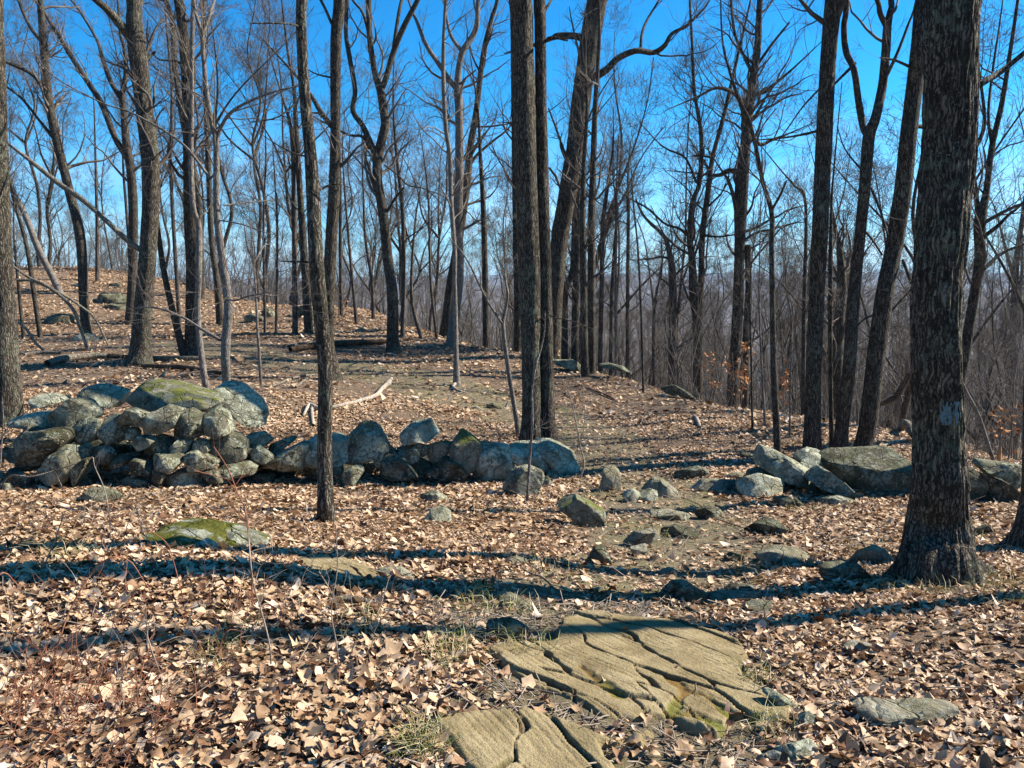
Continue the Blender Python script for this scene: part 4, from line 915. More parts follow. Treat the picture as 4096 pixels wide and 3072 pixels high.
for q, (ln, lb, mt) in enumerate([
 ([(382,1666,46),(375,1600,36),(370,1300,31),(365,1000,25),(370,750,20),(385,500,15)], "dark trunk nearest right of the twin trunks, foot on the crest", 'bark_dark'),
 ([(405,1655,36),(405,1300,34),(405,1000,32),(412,750,28),(420,500,23),(432,300,18),(440,150,14)], "tall slim trunk with pale right edge behind the nearest crest trunk", 'bark_mid'),
 ([(285,1562,34),(285,1350,32),(292,1270,28),(318,1200,22),(325,1000,16),(330,850,10)], "crooked forked trunk in the gap right of the twin trunks", 'bark_dark'),
 ([(330,1592,36),(335,1300,32),(345,1050,26),(345,850,20),(350,650,12)], "grey trunk between the crooked forked one and nearest crest trunk", 'bark_mid'),
 ([(518,1652,13),(512,1300,12),(515,1000,10),(520,700,7)], "very thin pale pole rising from the crest", 'bark_pale'),
 ([(570,1642,19),(565,1300,17),(568,950,14),(565,800,8)], "thin brown trunk right of the very thin pale pole", 'bark_mid'),
 ([(635,1738,12),(625,1400,11),(610,1100,9),(590,900,7)], "thin dark sapling standing alone on the leafy crest", 'bark_mid'),
 ([(765,1702,42),(765,1300,34),(745,1100,22),(720,1040,17),(640,960,12),(600,880,8)], "bent broken-topped trunk beyond the crest, right centre", 'bark_far'),
 ([(440,1620,22),(450,1300,22),(455,1000,20),(480,800,14),(500,650,8)], "slim leaning trunk a little right of the tall slim one", 'bark_far'),
 ([(490,1620,18),(495,1300,16),(515,950,10)], "slim far trunk left of the very thin pale pole", 'bark_far'),
 ([(690,1700,14),(680,1400,12),(715,1200,8),(715,1080,5)], "crooked thin stem left of the bent broken-topped trunk", 'bark_far')]):
    H(lb, 3, ln, mat=mt, seed=70+q, ext=False, crown=dict(low_c, l1=2.0 if ln[0][2] > 15 else 1.0, n1=1.8), flare=.1)
H("tree with twisting double stem right of centre, dark outcrop by its foot", 3, [(880,1768,50),(875,1500,42),(858,1300,42),(850,1150,30),(840,1050,26),(850,900,21),(885,800,20),(890,600,18),(860,400,14),(850,200,12),(840,-5,9)],
  [[(878,1400,30),(890,1250,27),(895,1050,26),(920,850,24),(940,700,20),(980,550,18),(1010,430,16),(1040,300,14),(1075,150,10),(1110,-5,8)],[(838,1045,14),(790,1010,12),(730,990,10),(650,920,9),(560,870,6)],[(870,810,12),(820,700,10),(740,660,8),(690,620,6)],
   [(905,980,14),(960,950,11),(1040,1040,9)][:0] or [(900,1040,12),(960,1048,10),(1040,1038,7)],[(945,700,11),(900,690,9),(850,690,7)]], mat='bark_dark', seed=82, crown=dict(low_c, n1=2.0, l1=2.6))
H("large dark spreading tree with stubby limbs, orange leaves by its base", 3, [(1020,1790,78),(1035,1650,50),(1050,1400,46),(1058,1200,45),(1062,1050,47),(1068,850,58),(1085,650,46),(1100,500,40),(1120,350,34),(1140,200,30),(1150,-5,24)],
  [[(1055,1000,22),(1035,880,18),(1010,800,14),(985,760,9)],[(1050,760,26),(1010,755,22),(970,775,18),(900,770,9)],[(1095,560,26),(1060,440,22),(1010,400,18),(950,390,14),(870,430,9)],[(1110,590,18),(1150,640,18),(1200,620,15),(1280,590,8)],
   [(1120,420,22),(1180,400,18),(1217,370,14),(1300,300,9)],[(1120,330,16),(1080,250,14),(1040,150,12),(1020,-5,10)],[(1100,640,18),(1130,780,16),(1180,880,16),(1205,940,16)][:0] or [(1130,300,14),(1200,200,12),(1280,100,9)]], mat='bark_dark', seed=83, crown=dict(low_c, n1=2.3, l1=3.0), furrow=.05)
H("broken-topped grey stub trunk beside the large spreading tree", 3, [(1083,1780,44),(1090,1500,34),(1100,1300,30),(1098,1180,28),(1097,1085,27)], mat='bark_mid', seed=84, ext=False, crown=dict(n1=.5, l1=.8, n2=2, n3=2, t0=.5), flare=.1)
H("slim curving tree, lit right side, left of the right-hand trunk row", 4, [(130,2012,36),(120,1850,31),(110,1650,29),(105,1400,25),(100,1100,22),(100,940,22),(60,800,18),(30,650,18),(0,530,16),(-40,450,14),(-90,300,11),(-120,150,8)],
  [[(100,930,15),(140,860,12),(165,800,8)],[(5,560,10),(60,680,8)][:0] or [(30,640,9),(60,560,8),(120,480,5)]], mat='bark_mid', seed=85, ext=False, crown=dict(low_c, n1=2.2, l1=1.8), flare=.05)
H("broad straight dark trunk, first of the right-hand row", 4, [(278,2030,96),(280,1950,78),(283,1800,70),(285,1650,67),(300,1300,66),(315,1000,68),(328,700,68),(340,450,66),(355,200,66),(375,-5,70)],
  [[(300,580,12),(240,595,11),(150,610,8),(30,620,5)],[(310,395,9),(240,470,8),(190,540,6),(120,640,4)]], mat='bark_dark', seed=86, crown=dict(near_c, t0=.45), furrow=.05, flare=.15)
H("right-hand row trunk that forks into a tall Y", 4, [(401,2030,76),(410,1900,60),(428,1750,56),(445,1600,55),(465,1300,52),(490,1050,48),(515,800,48),(530,610,50),(560,520,40),(590,380,37),(605,230,36),(612,120,34),(625,50,26),(628,-5,24)],
  [[(525,600,32),(505,560,29),(485,450,28),(465,310,26),(430,230,26),(420,120,24),(430,-5,24)],[(608,115,24),(580,60,22),(565,-5,20)],[(603,345,17),(650,250,14),(700,120,11),(740,-5,8)],[(540,590,9),(600,580,7)][:0] or [(520,770,10),(470,720,8),(420,650,6),(390,560,4)],
   [(540,830,10),(580,930,10),(615,1040,9)],[(500,1010,12),(545,1060,9),(590,1130,8)],[(470,280,14),(400,350,11),(330,420,8)]], mat='bark_mid', seed=87, crown=dict(near_c, t0=.35, n1=1.1, l1=1.8), furrow=.05, flare=.15)
H("thick trunk leaning right to touch the biggest trunk's top", 4, [(496,2034,100),(512,1950,80),(530,1850,76),(560,1600,78),(600,1300,75),(640,1100,72),(680,850,72),(705,600,69),(730,400,66),(755,200,68),(778,-5,70)],
  [[(735,310,14),(700,290,12),(640,265,10),(580,255,6)],[(740,560,20),(765,560,18),(785,575,16)],[(600,1370,14),(560,1390,11),(500,1420,8),(440,1500,6)],[(680,1150,14),(720,1250,14),(760,1300,12)]], mat='bark_dark', seed=88, crown=dict(near_c, t0=.5), furrow=.05, flare=.2)
big, Cb = H("biggest nearest trunk with flared roots and faded blue trail blaze", 4, [(840,2570,440),(838,2500,340),(838,2400,285),(840,2280,252),(842,2150,232),(838,1900,214),(828,1600,204),(830,1300,200),(855,1000,205),(880,700,205),(893,400,205),(900,-5,215)],
  [[(990,395,30),(1050,355,28),(1110,320,25),(1217,235,20),(1350,120,12)]], mat='bark_oak', seed=89, crown=dict(near_c, t0=.75, n1=.6), furrow=.15, flare=.45, k=150)
H("leaning tree with spreading arms right of the biggest trunk", 4, [(880,1990,58),(905,1850,50),(940,1650,46),(990,1350,42),(1020,1150,42),(1022,980,48),(1050,850,28),(1075,650,24),(1120,450,21),(1160,200,16),(1190,-5,12)],
  [[(1020,1000,26),(1003,850,20),(990,700,18),(1040,560,16),(1030,400,12),(1000,200,9)],[(1040,1045,20),(1100,1000,17),(1150,950,13),(1217,890,10)],[(1040,1190,17),(1120,1120,14),(1217,1080,10)],[(1075,660,12),(1060,500,12),(1080,300,10),(1110,100,7)]], mat='bark_dark', seed=90, ext=True, crown=dict(low_c, n1=2.2, l1=2.4), Y=14.5)
H("slim reddish trunk near the right edge, forked low", 4, [(1120,2000,36),(1145,1780,32),(1168,1549,30),(1180,1200,26),(1205,1000,20),(1235,800,12)], [[(1172,1230,16),(1140,1120,14),(1120,1040,10),(1090,930,7)]], mat='bark_dark', seed=91, ext=False, crown=dict(low_c, n1=2.4, l1=1.8), flare=.1)
H("pale patchy trunk right beside the slim reddish trunk", 4, [(1157,2000,26),(1178,1700,22),(1195,1400,18),(1210,1150,12)], mat='bark_pale', seed=92, ext=False, crown=dict(low_c, n1=2, l1=1.5), flare=.1)
H("dark flared trunk cut off by the right picture edge", 4, [(1300,2430,330),(1300,2360,230),(1298,2200,165),(1290,1900,135),(1290,1500,125),(1300,800,125),(1310,-5,120)], mat='bark_oak', seed=93, crown=dict(near_c, t0=.6, n1=.6), furrow=.08, flare=.3, k=64)
H("thin dark stem between the broad straight trunk and the Y trunk", 4, [(368,1996,25),(362,1750,21),(360,1549,20),(360,1200,20),(365,900,12),(380,700,7)], mat='bark_mid', seed=94, ext=False, crown=dict(low_c, n1=2, l1=1.2), flare=.05)
H("thin stem just left of the broad straight trunk", 4, [(240,1850,20),(242,1500,19),(245,1300,18),(250,900,14),(200,820,10),(130,740,6)], mat='bark_mid', seed=95, ext=False, crown=dict(low_c, n1=2, l1=1.6), flare=.05)
H("dark rough trunk seen behind the foot of the Y trunk", 4, [(385,1860,52),(395,1500,46),(410,1250,40),(400,1100,24),(380,1000,14)], [[(405,1240,16),(460,1180,12),(520,1120,8)]], mat='bark_dark', seed=96, ext=False, crown=dict(low_c, n1=2, l1=1.6), flare=.1, Y=16)
H("thin pale upright pole left of the slim curving tree", 4, [(73,1890,13),(55,1600,10),(45,1300,8),(50,1000,5)], mat='bark_pale', seed=97, ext=False, crown=dict(low_c, n1=2, l1=.8), flare=0)
H("second thin pole left of the slim curving tree", 4, [(16,1905,11),(10,1600,9),(5,1300,7),(20,1100,4)], mat='bark_mid', seed=98, ext=False, crown=dict(low_c, n1=2, l1=.8), flare=0)
H("short thin stem with level twigs right of the slim curving tree", 4, [(180,1930,10),(183,1700,8),(188,1560,6),(190,1450,4)], mat='bark_pale', seed=99, ext=False, crown=dict(low_c, n1=2.4, l1=.6), flare=0)
# trees standing just out of frame on the right: their long shadows cross the foreground
for q, (x, y, r0) in enumerate([(6.3, 5.25, .1), (7.0, 9.6, .13), (9.5, 13.6, .15)]):
    b0 = np.array([x, y, gz(x, y)]); px = 512+F_*x/y
    root = empty('tree', b0); tag(root, "bare tree standing just beyond the right picture edge", 'tree', 'trees beyond the right picture edge')
    pl = np.array([[x, y, b0[2]-.1, r0*1.5], [x, y, b0[2]+.5, r0], [x+.1, y+.05, b0[2]+4, r0*.85], [x-.1, y+.2, b0[2]+9, r0*.5], [x, y, b0[2]+14, .02]])
    V, Q, C = tube_from(pl, 24, .1, .2, seed=q); mesh('trunk', to_local(V, b0), Q, M['bark_dark'], root)
    V, Q = grow([pl], dict(n1=.5, n2=4, n3=3, l1=2.0, t0=.6, up=.35), 8); mesh('crown', to_local(V, b0), Q, M['twig_dark'], root)

# faded blaze on the biggest trunk
def blaze(root, C, zc, ang, wdt, hgt, seed):
    base = np.array(root.location)
    zi = np.linspace(zc-hgt/2, zc+hgt/2, 26); V = []; na_ = 40
    for z in zi:
        i = int(np.clip(np.searchsorted(C[:, 2], z), 1, len(C)-1)); r = C[i, 3]*1.06
        for a in np.linspace(ang-wdt/2, ang+wdt/2, na_): V.append([C[i, 0]+math.cos(a)*r, C[i, 1]+math.sin(a)*r, z])
    V = np.array(V); i = np.arange(25)[:, None]; j = np.arange(na_-1)[None]
    Q = np.stack([i*na_+j, i*na_+j+1, (i+1)*na_+j+1, (i+1)*na_+j], -1).reshape(-1, 4)
    cen = V[Q].mean(axis=1); u = fbm(cen[:, 0]*90, cen[:, 2]*22, cen[:, 1]*90, s=seed, o=3)
    ed = 1-np.maximum(np.abs(cen[:, 2]-zc)/(hgt/2), 0)
    Q = Q[(u+ed*.9) > .38]
    mesh('paint_blaze', to_local(V, base), Q, M['paint'], root)
bz = onY(*T(7, 1740, 330), Cb[0, 1])[2]
blaze(big, Cb, bz, -math.pi/2+.03, .85, .15, 3)

# ------------------------------------------------------------------ wood beyond the crest
def proto(seed, Ht, r0, fork, mat, name='tree', n1=2.1, l1=2.6, tw=.0055, n2=7, n3=6, bend=.25, t0=.3):
    r = np.random.default_rng(seed+900)
    n = 9; z = np.linspace(0, Ht, n); x = np.cumsum(r.normal(size=n))*bend; y = np.cumsum(r.normal(size=n))*bend; x -= x[0]; y -= y[0]
    pl = np.c_[x, y, z-.3*(z == 0), r0*(1-z/Ht*.93)]; pl[0, 3] *= 1.4
    L = [pl]
    for q in range(fork):
        i = r.integers(3, 6); d = norm(np.array([r.normal(), r.normal(), 1.6])); p = pl[i].copy(); q_ = [p.copy()]
        for s_ in range(5):
            d = norm(d+r.normal(size=3)*.16+np.array([0, 0, .1])); p = p.copy(); p[:3] += d*Ht*.09; p[3] *= .72; q_.append(p)
        L.append(np.array(q_))
    root = empty(name, (0, 0, 0))
    parts = [tube_from(l, 8 if r0 < .1 else 10, .35, .1, seed=seed+i)[:2] for i, l in enumerate(L)]
    V, Q = join(parts); mesh('trunk', V, Q, M[mat], root)
    V, Q = grow(L, dict(n1=n1, n2=n2, n3=n3, l1=l1, t0=t0, tw=tw, r1=.06, up=.45), 30); mesh('crown', V, Q, M['twig_far'], root)
    return root
PROT = [proto(1, 15, .11, 2, 'bark_far'), proto(2, 13, .08, 1, 'bark_far'), proto(3, 16, .145, 2, 'bark_dark'), proto(4, 12, .065, 0, 'bark_far', l1=2), proto(5, 10, .045, 1, 'bark_far', l1=1.7),
        proto(6, 14, .1, 2, 'bark_mid', bend=.4), proto(7, 8, .032, 1, 'bark_far', l1=1.5), proto(8, 11, .075, 3, 'bark_dark', l1=3, bend=.45)]
used = [False]*len(PROT)
def copy_tree(o, loc, rz, s):
    c = o.copy(); COL.objects.link(c); c.location = loc; c.rotation_euler = (0, 0, rz); c.scale = (s, s, s)
    for ch in o.children:
        d = ch.copy(); COL.objects.link(d); d.parent = c
    return c
crx = [-60, 60, 200, 320, 400, 463, 555, 648, 727, 787, 907, 1020, 1100]; crY = [40, 38, 36, 32, 30, 26, 22.5, 19.5, 17.5, 15.8, 14.3, 12, 11.5]
placed = []; cntr = 0; tries = 0
LABS = {0: ("bare grey tree in the wood behind the left leafy hill", 'bare trees behind the left hill'),
        1: ("bare tree in the wood beyond the crest, centre of the photo", 'bare trees beyond the crest in the centre'),
        2: ("bare tree on the slope falling away beyond the crest at right", 'bare trees on the falling slope at right')}
while cntr < 285 and tries < 9000:
    tries += 1
    px = rng.uniform(-70, 1095); c0 = np.interp(px, crx, crY)
    Y = c0 + 5 + 90*rng.uniform() if cntr > 40 else c0+rng.uniform(2, 14)
    if px > 600: Y += 5
    if px < 300 and cntr < 30: Y = rng.uniform(27, 40)
    x = (px-512)/F_*Y
    if any((x-a)**2+(Y-b_)**2 < 1.6 for a, b_ in placed): continue
    placed.append((x, Y)); z = gz(x, Y)-.05
    k = rng.choice(8, p=[.14, .14, .1, .16, .14, .12, .12, .08])
    if Y < c0+6 and k in (2,): k = 4
    s = rng.uniform(.8, 1.15)
    o = PROT[k]
    if not used[k]: used[k] = True; o.location = (x, Y, z); o.rotation_euler = (0, 0, rng.uniform(0, 6.28)); o.scale = (s, s, s)
    else: o = copy_tree(o, (x, Y, z), rng.uniform(0, 6.28), s)
    lab = LABS[0 if px < 330 else (1 if px < 640 else 2)]
    tag(o, lab[0], 'tree', lab[1]); cntr += 1
for k, o in enumerate(PROT):
    if not used[k]:
        for c in list(o.children): D.objects.remove(c)
        D.objects.remove(o)
# brush beyond the crest
def brush(N, d0, d1, h0, h1, seed, r0=.008, name='brush', label=''):
    r = np.random.default_rng(seed)
    px = r.uniform(-90, 1110, N); c0 = np.interp(px, crx, crY); Y = c0+d0+(d1-d0)*r.uniform(size=N)**1.2; X = (px-512)/F_*Y
    z = terrain(X, Y); b0 = np.stack([X, Y, z], -1)
    n = 6; P = np.empty((N, n, 3)); P[:, 0] = b0; d = norm(r.normal(size=(N, 3))*.3+np.array([0, 0, 1])); L = r.uniform(h0, h1, N)
    for k in range(1, n):
        d = norm(d+r.normal(size=(N, 3))*.16+np.array([0, 0, .05])); P[:, k] = P[:, k-1]+d*(L/(n-1))[:, None]
    R = (r0*(L/h1+.5))[:, None]*np.linspace(1, .25, n)[None]
    pa = [tubes(P, R, 4)]
    P2, R2 = spawn(P, R, 7, .15, 1, 25, 70, h1*.15, h1*.4, .6, .012, 5, .3, .2, rmin=.003); pa.append(tubes(P2, R2, 3))
    P3, R3 = spawn(P2, R2, 4, .15, 1, 25, 65, h1*.06, h1*.16, .7, .008, 3, .2, .2, rmin=.003); pa.append(tubes(P3, R3, 3))
    V, Q = join(pa)
    return tag(mesh(name, V, Q, M['twig_far']), label, 'brush', kind='stuff')
brush(900, .3, 22, 1.2, 4.5, 3, .011, label="tangle of bare brush along and beyond the crest")
brush(1200, 14, 90, 2, 6.5, 4, .02, name='brush', label="dense grey bare undergrowth filling the wood beyond")
# far wood on the valley slopes
def far_wood(N, seed):
    r = np.random.default_rng(seed); az = r.uniform(-.68, .72, N); rad = 105*np.exp(r.uniform(0, 1, N)**1.15*2.6)
    X = np.sin(az)*rad; Y = np.cos(az)*rad; z = terrain(X, Y, False); n = 4
    b0 = np.stack([X, Y, z-.3], -1); Hh = r.uniform(9, 16, N)
    P = np.stack([b0+np.array([0, 0, 1])*(Hh*t)[:, None]+r.normal(size=(N, 3))*.5*t for t in np.linspace(0, 1, n)], 1)
    R = (Hh*.011*(1+rad/500))[:, None]*np.linspace(1, .25, n)[None]; pa = [tubes(P, R, 4)]
    P2, R2 = spawn(P, R, 12, .25, 1, 25, 65, 3, 5.5, .6, .2, 4, .5, .2, rmin=.02); pa.append(tubes(P2, R2, 3))
    near = np.repeat(rad, 12) < 380
    P3, R3 = spawn(P2[near], R2[near], 4, .2, 1, 25, 65, 1, 2.2, .7, .05, 3, .3, .2, rmin=.014); pa.append(tubes(P3, R3, 3))
    V, Q = join(pa); return tag(mesh('far_wood', V, Q, M['twig_far']), "hazy bare woods covering the valley and distant slopes", 'woods', kind='stuff')
far_wood(3200, 8)

# marcescent beech saplings with orange leaves
def leafy(t, x, y, label, h=1.3, n=140, Y=None, sp=.45):
    p = at(*T(t, x, y), Y) if Y else at(*T(t, x, y))
    if p is None: p = at(*T(t, x, y), 17)
    root = empty('beech_sapling', p); tag(root, label, 'sapling', 'beech saplings with orange leaves')
    pl = np.array([[0, 0, -.03, .012], [.03, 0, h*.5, .009], [0, .04, h, .004]]); V, Q, _ = tube_from(pl, 6, .1)
    P2, R2 = spawn(pl[None, :, :3], pl[None, :, 3], 14, .15, 1, 35, 75, sp*.6, sp*1.3, .6, .006, 5, .1, .15); v2 = tubes(P2, R2, 3)
    V, Q = join([(V, Q), v2]); mesh('stem', V, Q, M['twig'], root)
    i = rng.integers(0, len(P2), n); j = rng.integers(1, 5, n); c = P2[i, j]+rng.normal(size=(n, 3))*.03
    a = norm(rng.normal(size=(n, 3)))*.05; b_ = norm(np.cross(a, rng.normal(size=(n, 3))))*.022
    V = np.stack([c-a, c+b_, c+a, c-b_], 1).reshape(-1, 3); mesh('foliage', V, np.arange(4*n).reshape(-1, 4), M['oleaf'], root, smooth=False)
M['oleaf'] = flat('orange_dead_leaf', (.42, .17, .06), (.58, .3, .13), 8)
for q in [(7, 640, 260, "orange-leaved sapling beside the large spreading tree's foot", 1.4, 110), (7, 590, 250, "orange-leaved sapling just left of the large spreading tree", 1.2, 60), (7, 870, 330, "sparse orange-leaved sapling between two thin poles right of centre", 1.4, 70),
          (7, 470, 240, "small orange-leaved sapling left of the large spreading tree", 1.0, 60), (7, 2120, 625, "low orange-leaved sapling at the right edge by the pale trunk", .9, 35), (7, 2060, 620, "low orange-leaved sapling beside the splintered stake", .7, 25),
          (3, 180, 1480, "sparse orange-leaved sapling left behind the twin trunks", 1.3, 60), (2, 390, 1400, "small orange-leaved sapling beside the leaning dark trunk", 1.0, 60)]:
    leafy(q[0], q[1], q[2], q[3], q[4], q[5])

# ------------------------------------------------------------------ sticks, logs, stems
def lying(name, label, t, line, mat, lift=.85, forks=(), cat='branch', group=None, k=8, hgt=None, tip=1):
    """a stick lying on the ground: pixel line; hgt = per point height above ground (m)"""
    def conv(ln, hs):
        out = []
        for i, q in enumerate(ln):
            px, py = T(t, q[0], q[1]); h = (hs[i] if hs else 0)
            if h and not out:
                e_ = max(ln, key=lambda q_: q_[1]); a = at(*T(t, e_[0], e_[1]))
            else: a = at(px, min(py, 790))
            if a is None: a = at(px, py+6)
            if a is None: a = at(px, py, 18)
            if h and out: a = np.array([0, out[0][1], 0])
            r = q[2]*TL[t][2]/F_*a[1]/2
            if h:   # raised point: stay at the depth of the first point
                a0 = np.array(out[0]) if out else a; p = onY(px, py, a0[1]); out.append([*p, r])
            else: out.append([a[0], a[1], a[2]+r*lift*1.6+.004, r])
        return np.array(out)
    pl = conv(line, hgt); base = pl[0, :3].copy(); V, Q, _ = tube_from(pl, k, step=.03*max(1, pl[0, 1]/6), rough=.12, seed=len(label))
    if not forks:
        o = mesh(name, V-base, Q, M[mat]); o.location = base; tag(o, label, cat, group); return o
    root = empty(name, base); tag(root, label, cat, group); mesh('stem', V-base, Q, M[mat], root)
    for fk in forks:
        q = conv(fk, [1]*len(fk) if hgt else None); q[:, 1] = np.where(True, q[:, 1], 0)
        if hgt: q[:, 1] += pl[:, 1].mean()-q[:, 1].mean()
        V, Q, _ = tube_from(q, max(5, k-2), step=.03*max(1, pl[0, 1]/6), rough=.1, seed=3); mesh('side_branch', V-base, Q, M[mat], root)
    return root
G_S = 'sticks and branches lying on the ground'
ly = lying
ly('fallen_branch', "bleached white crooked branch lying on the slope behind the wall", 6, [(578,200,20),(560,235,34),(520,262,26),(480,310,28),(380,345,26),(280,362,24),(200,380,24),(110,388,30),(60,362,24),(20,430,14)], 'deadwood', forks=[[(75,385,22),(78,430,22),(85,490,20)]], k=12)
ly('fallen_log', "mossy grey log piece lying in the near leaves, left section", 9, [(90,610,40),(200,630,44),(290,655,40)], 'log', k=14, cat='log')
ly('fallen_log', "short log piece right of the left section in near leaves", 9, [(355,685,36),(410,690,38),(460,700,34)], 'log', k=14, cat='log')
ly('fallen_stick', "forked grey stick at the bottom left of the ledge", 9, [(250,1480,10),(400,1430,12),(560,1370,12),(670,1300,9)], 'stem', forks=[[(450,1400,8),(445,1330,7),(465,1270,5)],[(640,1310,8),(620,1250,6),(612,1200,5)]], group=G_S)
ly('fallen_stick', "reddish stick lying in the gap below the broad ledge", 9, [(1470,1355,12),(1560,1385,14),(1640,1402,14),(1750,1400,16),(1840,1440,8)], 'stick_red', group=G_S)
ly('fallen_stick', "long thin reddish twig pointing at the ledge corner", 9, [(770,1378,7),(950,1270,8),(1110,1175,7),(1205,1145,4)], 'stick_red', group=G_S)
ly('fallen_stick', "short pale stick on the bare ledge rock", 9, [(1395,990,11),(1440,975,10),(1495,950,9)], 'deadwood', lift=1.6+.5, group=G_S)
ly('fallen_branch', "dark crooked branch at the top edge of the ledge", 10, [(55,625,16),(130,635,24),(200,645,26),(290,695,24),(400,750,12)], 'log_dark', group=G_S, k=10)
ly('fallen_stick', "brown stick across the square stone of the stick heap", 10, [(430,635,22),(500,620,20),(580,618,20),(720,625,16)], 'log_dark', lift=1.5, group=G_S)
ly('fallen_stick', "pale stick slanting down off the stick heap", 10, [(682,545,10),(700,595,11),(760,650,10),(840,730,8)], 'deadwood', lift=1.5, group=G_S)
ly('fallen_stick', "short pale stick crossing on top of the stick heap", 10, [(716,540,10),(690,585,10),(668,622,8)], 'deadwood', lift=2.5, group=G_S)
ly('fallen_stick', "pale curved twig in leaves left of the biggest trunk", 10, [(1090,250,12),(1110,220,12),(1180,175,10),(1265,150,6)], 'deadwood', group=G_S)
ly('fallen_stick', "chunky brown bark piece low at the right", 10, [(1770,1465,14),(1850,1450,20),(1945,1425,12)], 'log_dark', group=G_S)
ly('fallen_stick', "dark upright bark piece touching the long low tan rock", 10, [(1868,1315,18),(1885,1370,26),(1900,1420,18)], 'log_dark', group=G_S)
ly('fallen_stick', "short whitish twig in the open leaves right of the ledge", 10, [(900,890,9),(980,893,12),(1045,902,8)], 'deadwood', group=G_S)
ly('fallen_stick', "long pale stick at the right picture edge", 10, [(1970,760,12),(2100,762,18),(2230,755,16)], 'deadwood', group=G_S)
ly('fallen_stick', "dark stick below the root of the biggest trunk", 10, [(1640,510,10),(1740,570,20),(1850,590,22),(1980,612,8)], 'log_dark', group=G_S)
ly('fallen_stick', "thin brown stick right under the biggest trunk", 10, [(1830,510,6),(1880,550,7),(1920,580,4)], 'stick_red', group=G_S)
ly('tree_root', "dark exposed root crossing the trail near the biggest trunk", 10, [(580,275,16),(640,262,20),(760,268,14),(880,278,8)], 'log_dark', cat='root')
ly('fallen_stick', "long pale arching stick among the bottom left brambles", 8, [(230,860,10),(330,890,15),(470,902,14),(620,885,11),(700,860,8),(770,835,6)], 'stem', lift=1.2, group=G_S)
ly('fallen_stick', "short thick grey stick in the shadow at the left edge", 8, [(130,545,26),(180,460,26),(240,380,20)], 'log', group=G_S)
ly('fallen_stick', "long grey twig running right from the bottom left thicket", 8, [(900,1120,8),(1100,1135,9),(1300,1190,11),(1500,1255,13),(1700,1270,8)], 'stem', group=G_S)
ly('fallen_branch', "dark rotten branch at the right of the bottom left leaves", 8, [(1670,1265,14),(1830,1330,22),(1960,1360,26),(2100,1390,20)], 'log_dark', group=G_S, k=10)
ly('fallen_branch', "dark decayed branch in the leaves left of the lower ledge", 9, [(0,1240,20),(80,1285,34),(200,1310,36),(290,1300,16)], 'log', group=G_S, k=10)
ly('fallen_branch', "thin grey stick along the lower left of the picture", 8, [(330,960,6),(420,930,9),(560,840,9),(700,800,6)], 'stem', group=G_S)
# logs behind the left wall
ly('fallen_log', "pale log lying left behind the wall beside the left edge trunk", 5, [(155,45,22),(260,38,26),(380,38,22)], 'log', k=12, cat='log')
ly('fallen_log', "thick grey log running up to the largest left trunk", 5, [(300,115,40),(400,85,42),(560,65,40),(690,58,30)], 'log', k=14, cat='log')
ly('fallen_log', "dark log tip between the thick grey log and largest left trunk", 5, [(690,62,34),(740,64,32),(800,66,28)], 'log_dark', k=12, cat='log')
ly('fallen_log', "pale log right of the largest left trunk", 5, [(945,70,24),(1100,72,28),(1250,70,26),(1480,58,16)], 'log', k=12, cat='log')
ly('fallen_log', "dark half sunk log behind the thin pale stems", 5, [(900,120,26),(1050,128,32),(1200,140,34),(1400,165,24)], 'log_dark', k=12, cat='log')
ly('fallen_log', "brown split log behind the two dark centre left trunks", 2, [(180,1562,22),(280,1550,28),(420,1538,28),(600,1528,20)], 'log_dark', k=12, cat='log')
ly('fallen_branch', "grey log edge lying along the split log", 2, [(170,1540,12),(300,1525,14),(440,1515,12)], 'log', k=8, cat='branch')
ly('fallen_branch', "thin straight branch poised over leaves behind the mossy slab", 5, [(930,242,7),(1050,190,9),(1160,152,10),(1400,120,8)], 'stem', hgt=[0, 1, 1, 1], group=G_S)
ly('tree_root', "pale roots snaking left from the leaning dark trunk", 5, [(1650,240,12),(1730,238,14),(1850,190,16),(1990,165,14)], 'log', cat='root')
ly('fallen_stick', "short grey stick crossing the pale roots", 5, [(1870,250,14),(1910,215,16),(1950,185,14)], 'log', group=G_S)
ly('tree_root', "pale root end curling from the thin pale pole tree", 6, [(985,225,22),(968,255,22),(1000,272,18),(1040,275,10)], 'deadwood', cat='root')
ly('tree_root', "thin root trailing down the upper trail", 6, [(1040,272,9),(960,300,9),(930,330,8),(870,350,5)], 'log', cat='root')
ly('fallen_stick', "white stick flat on leaves by the pale green boulder", 5, [(1560,500,12),(1620,498,15),(1700,495,14)], 'deadwood', group=G_S)
# tangle of dead branches at the left
for q, (ln, lb) in enumerate([
 ([(60,1180,9),(130,1230,11),(200,1260,12),(280,1320,14),(330,1380,15),(355,1450,14),(385,1545,12)], "long dead branch arching down to the logs at far left"),
 ([(75,1240,14),(150,1245,12),(270,1300,11),(350,1350,10),(420,1410,9),(480,1530,8)], "dead branch ending right of the white topped rock"),
 ([(80,1425,12),(120,1460,12),(160,1520,11),(210,1565,9)], "short dead branch slanting into the pale log far left"),
 ([(285,1330,8),(350,1330,6),(430,1410,7),(560,1395,5),(600,1350,3)], "thin dead twig crossing behind the largest left trunk")]):
    o = ly('dead_branch', lb, 1, ln, 'log' if q < 3 else 'stem', hgt=[1]*(len(ln)), k=7, group='tangle of dead branches at far left')
ly('dead_branch', "long bare pole leaning against the largest left trunk", 1, [(620,1105,24),(560,1060,24),(430,940,22),(340,865,24),(270,820,22),(150,725,18),(40,640,13),(-40,590,9)], 'bark_mid' if False else 'log', hgt=[1]*8, k=9)
ly('dead_branch', "pale leaning pole right of the biggest trunk", 7, [(2050,635,20),(2020,550,22),(1960,370,22),(1900,250,20),(1845,130,14)], 'bark_pale', hgt=[1]*5, k=9)
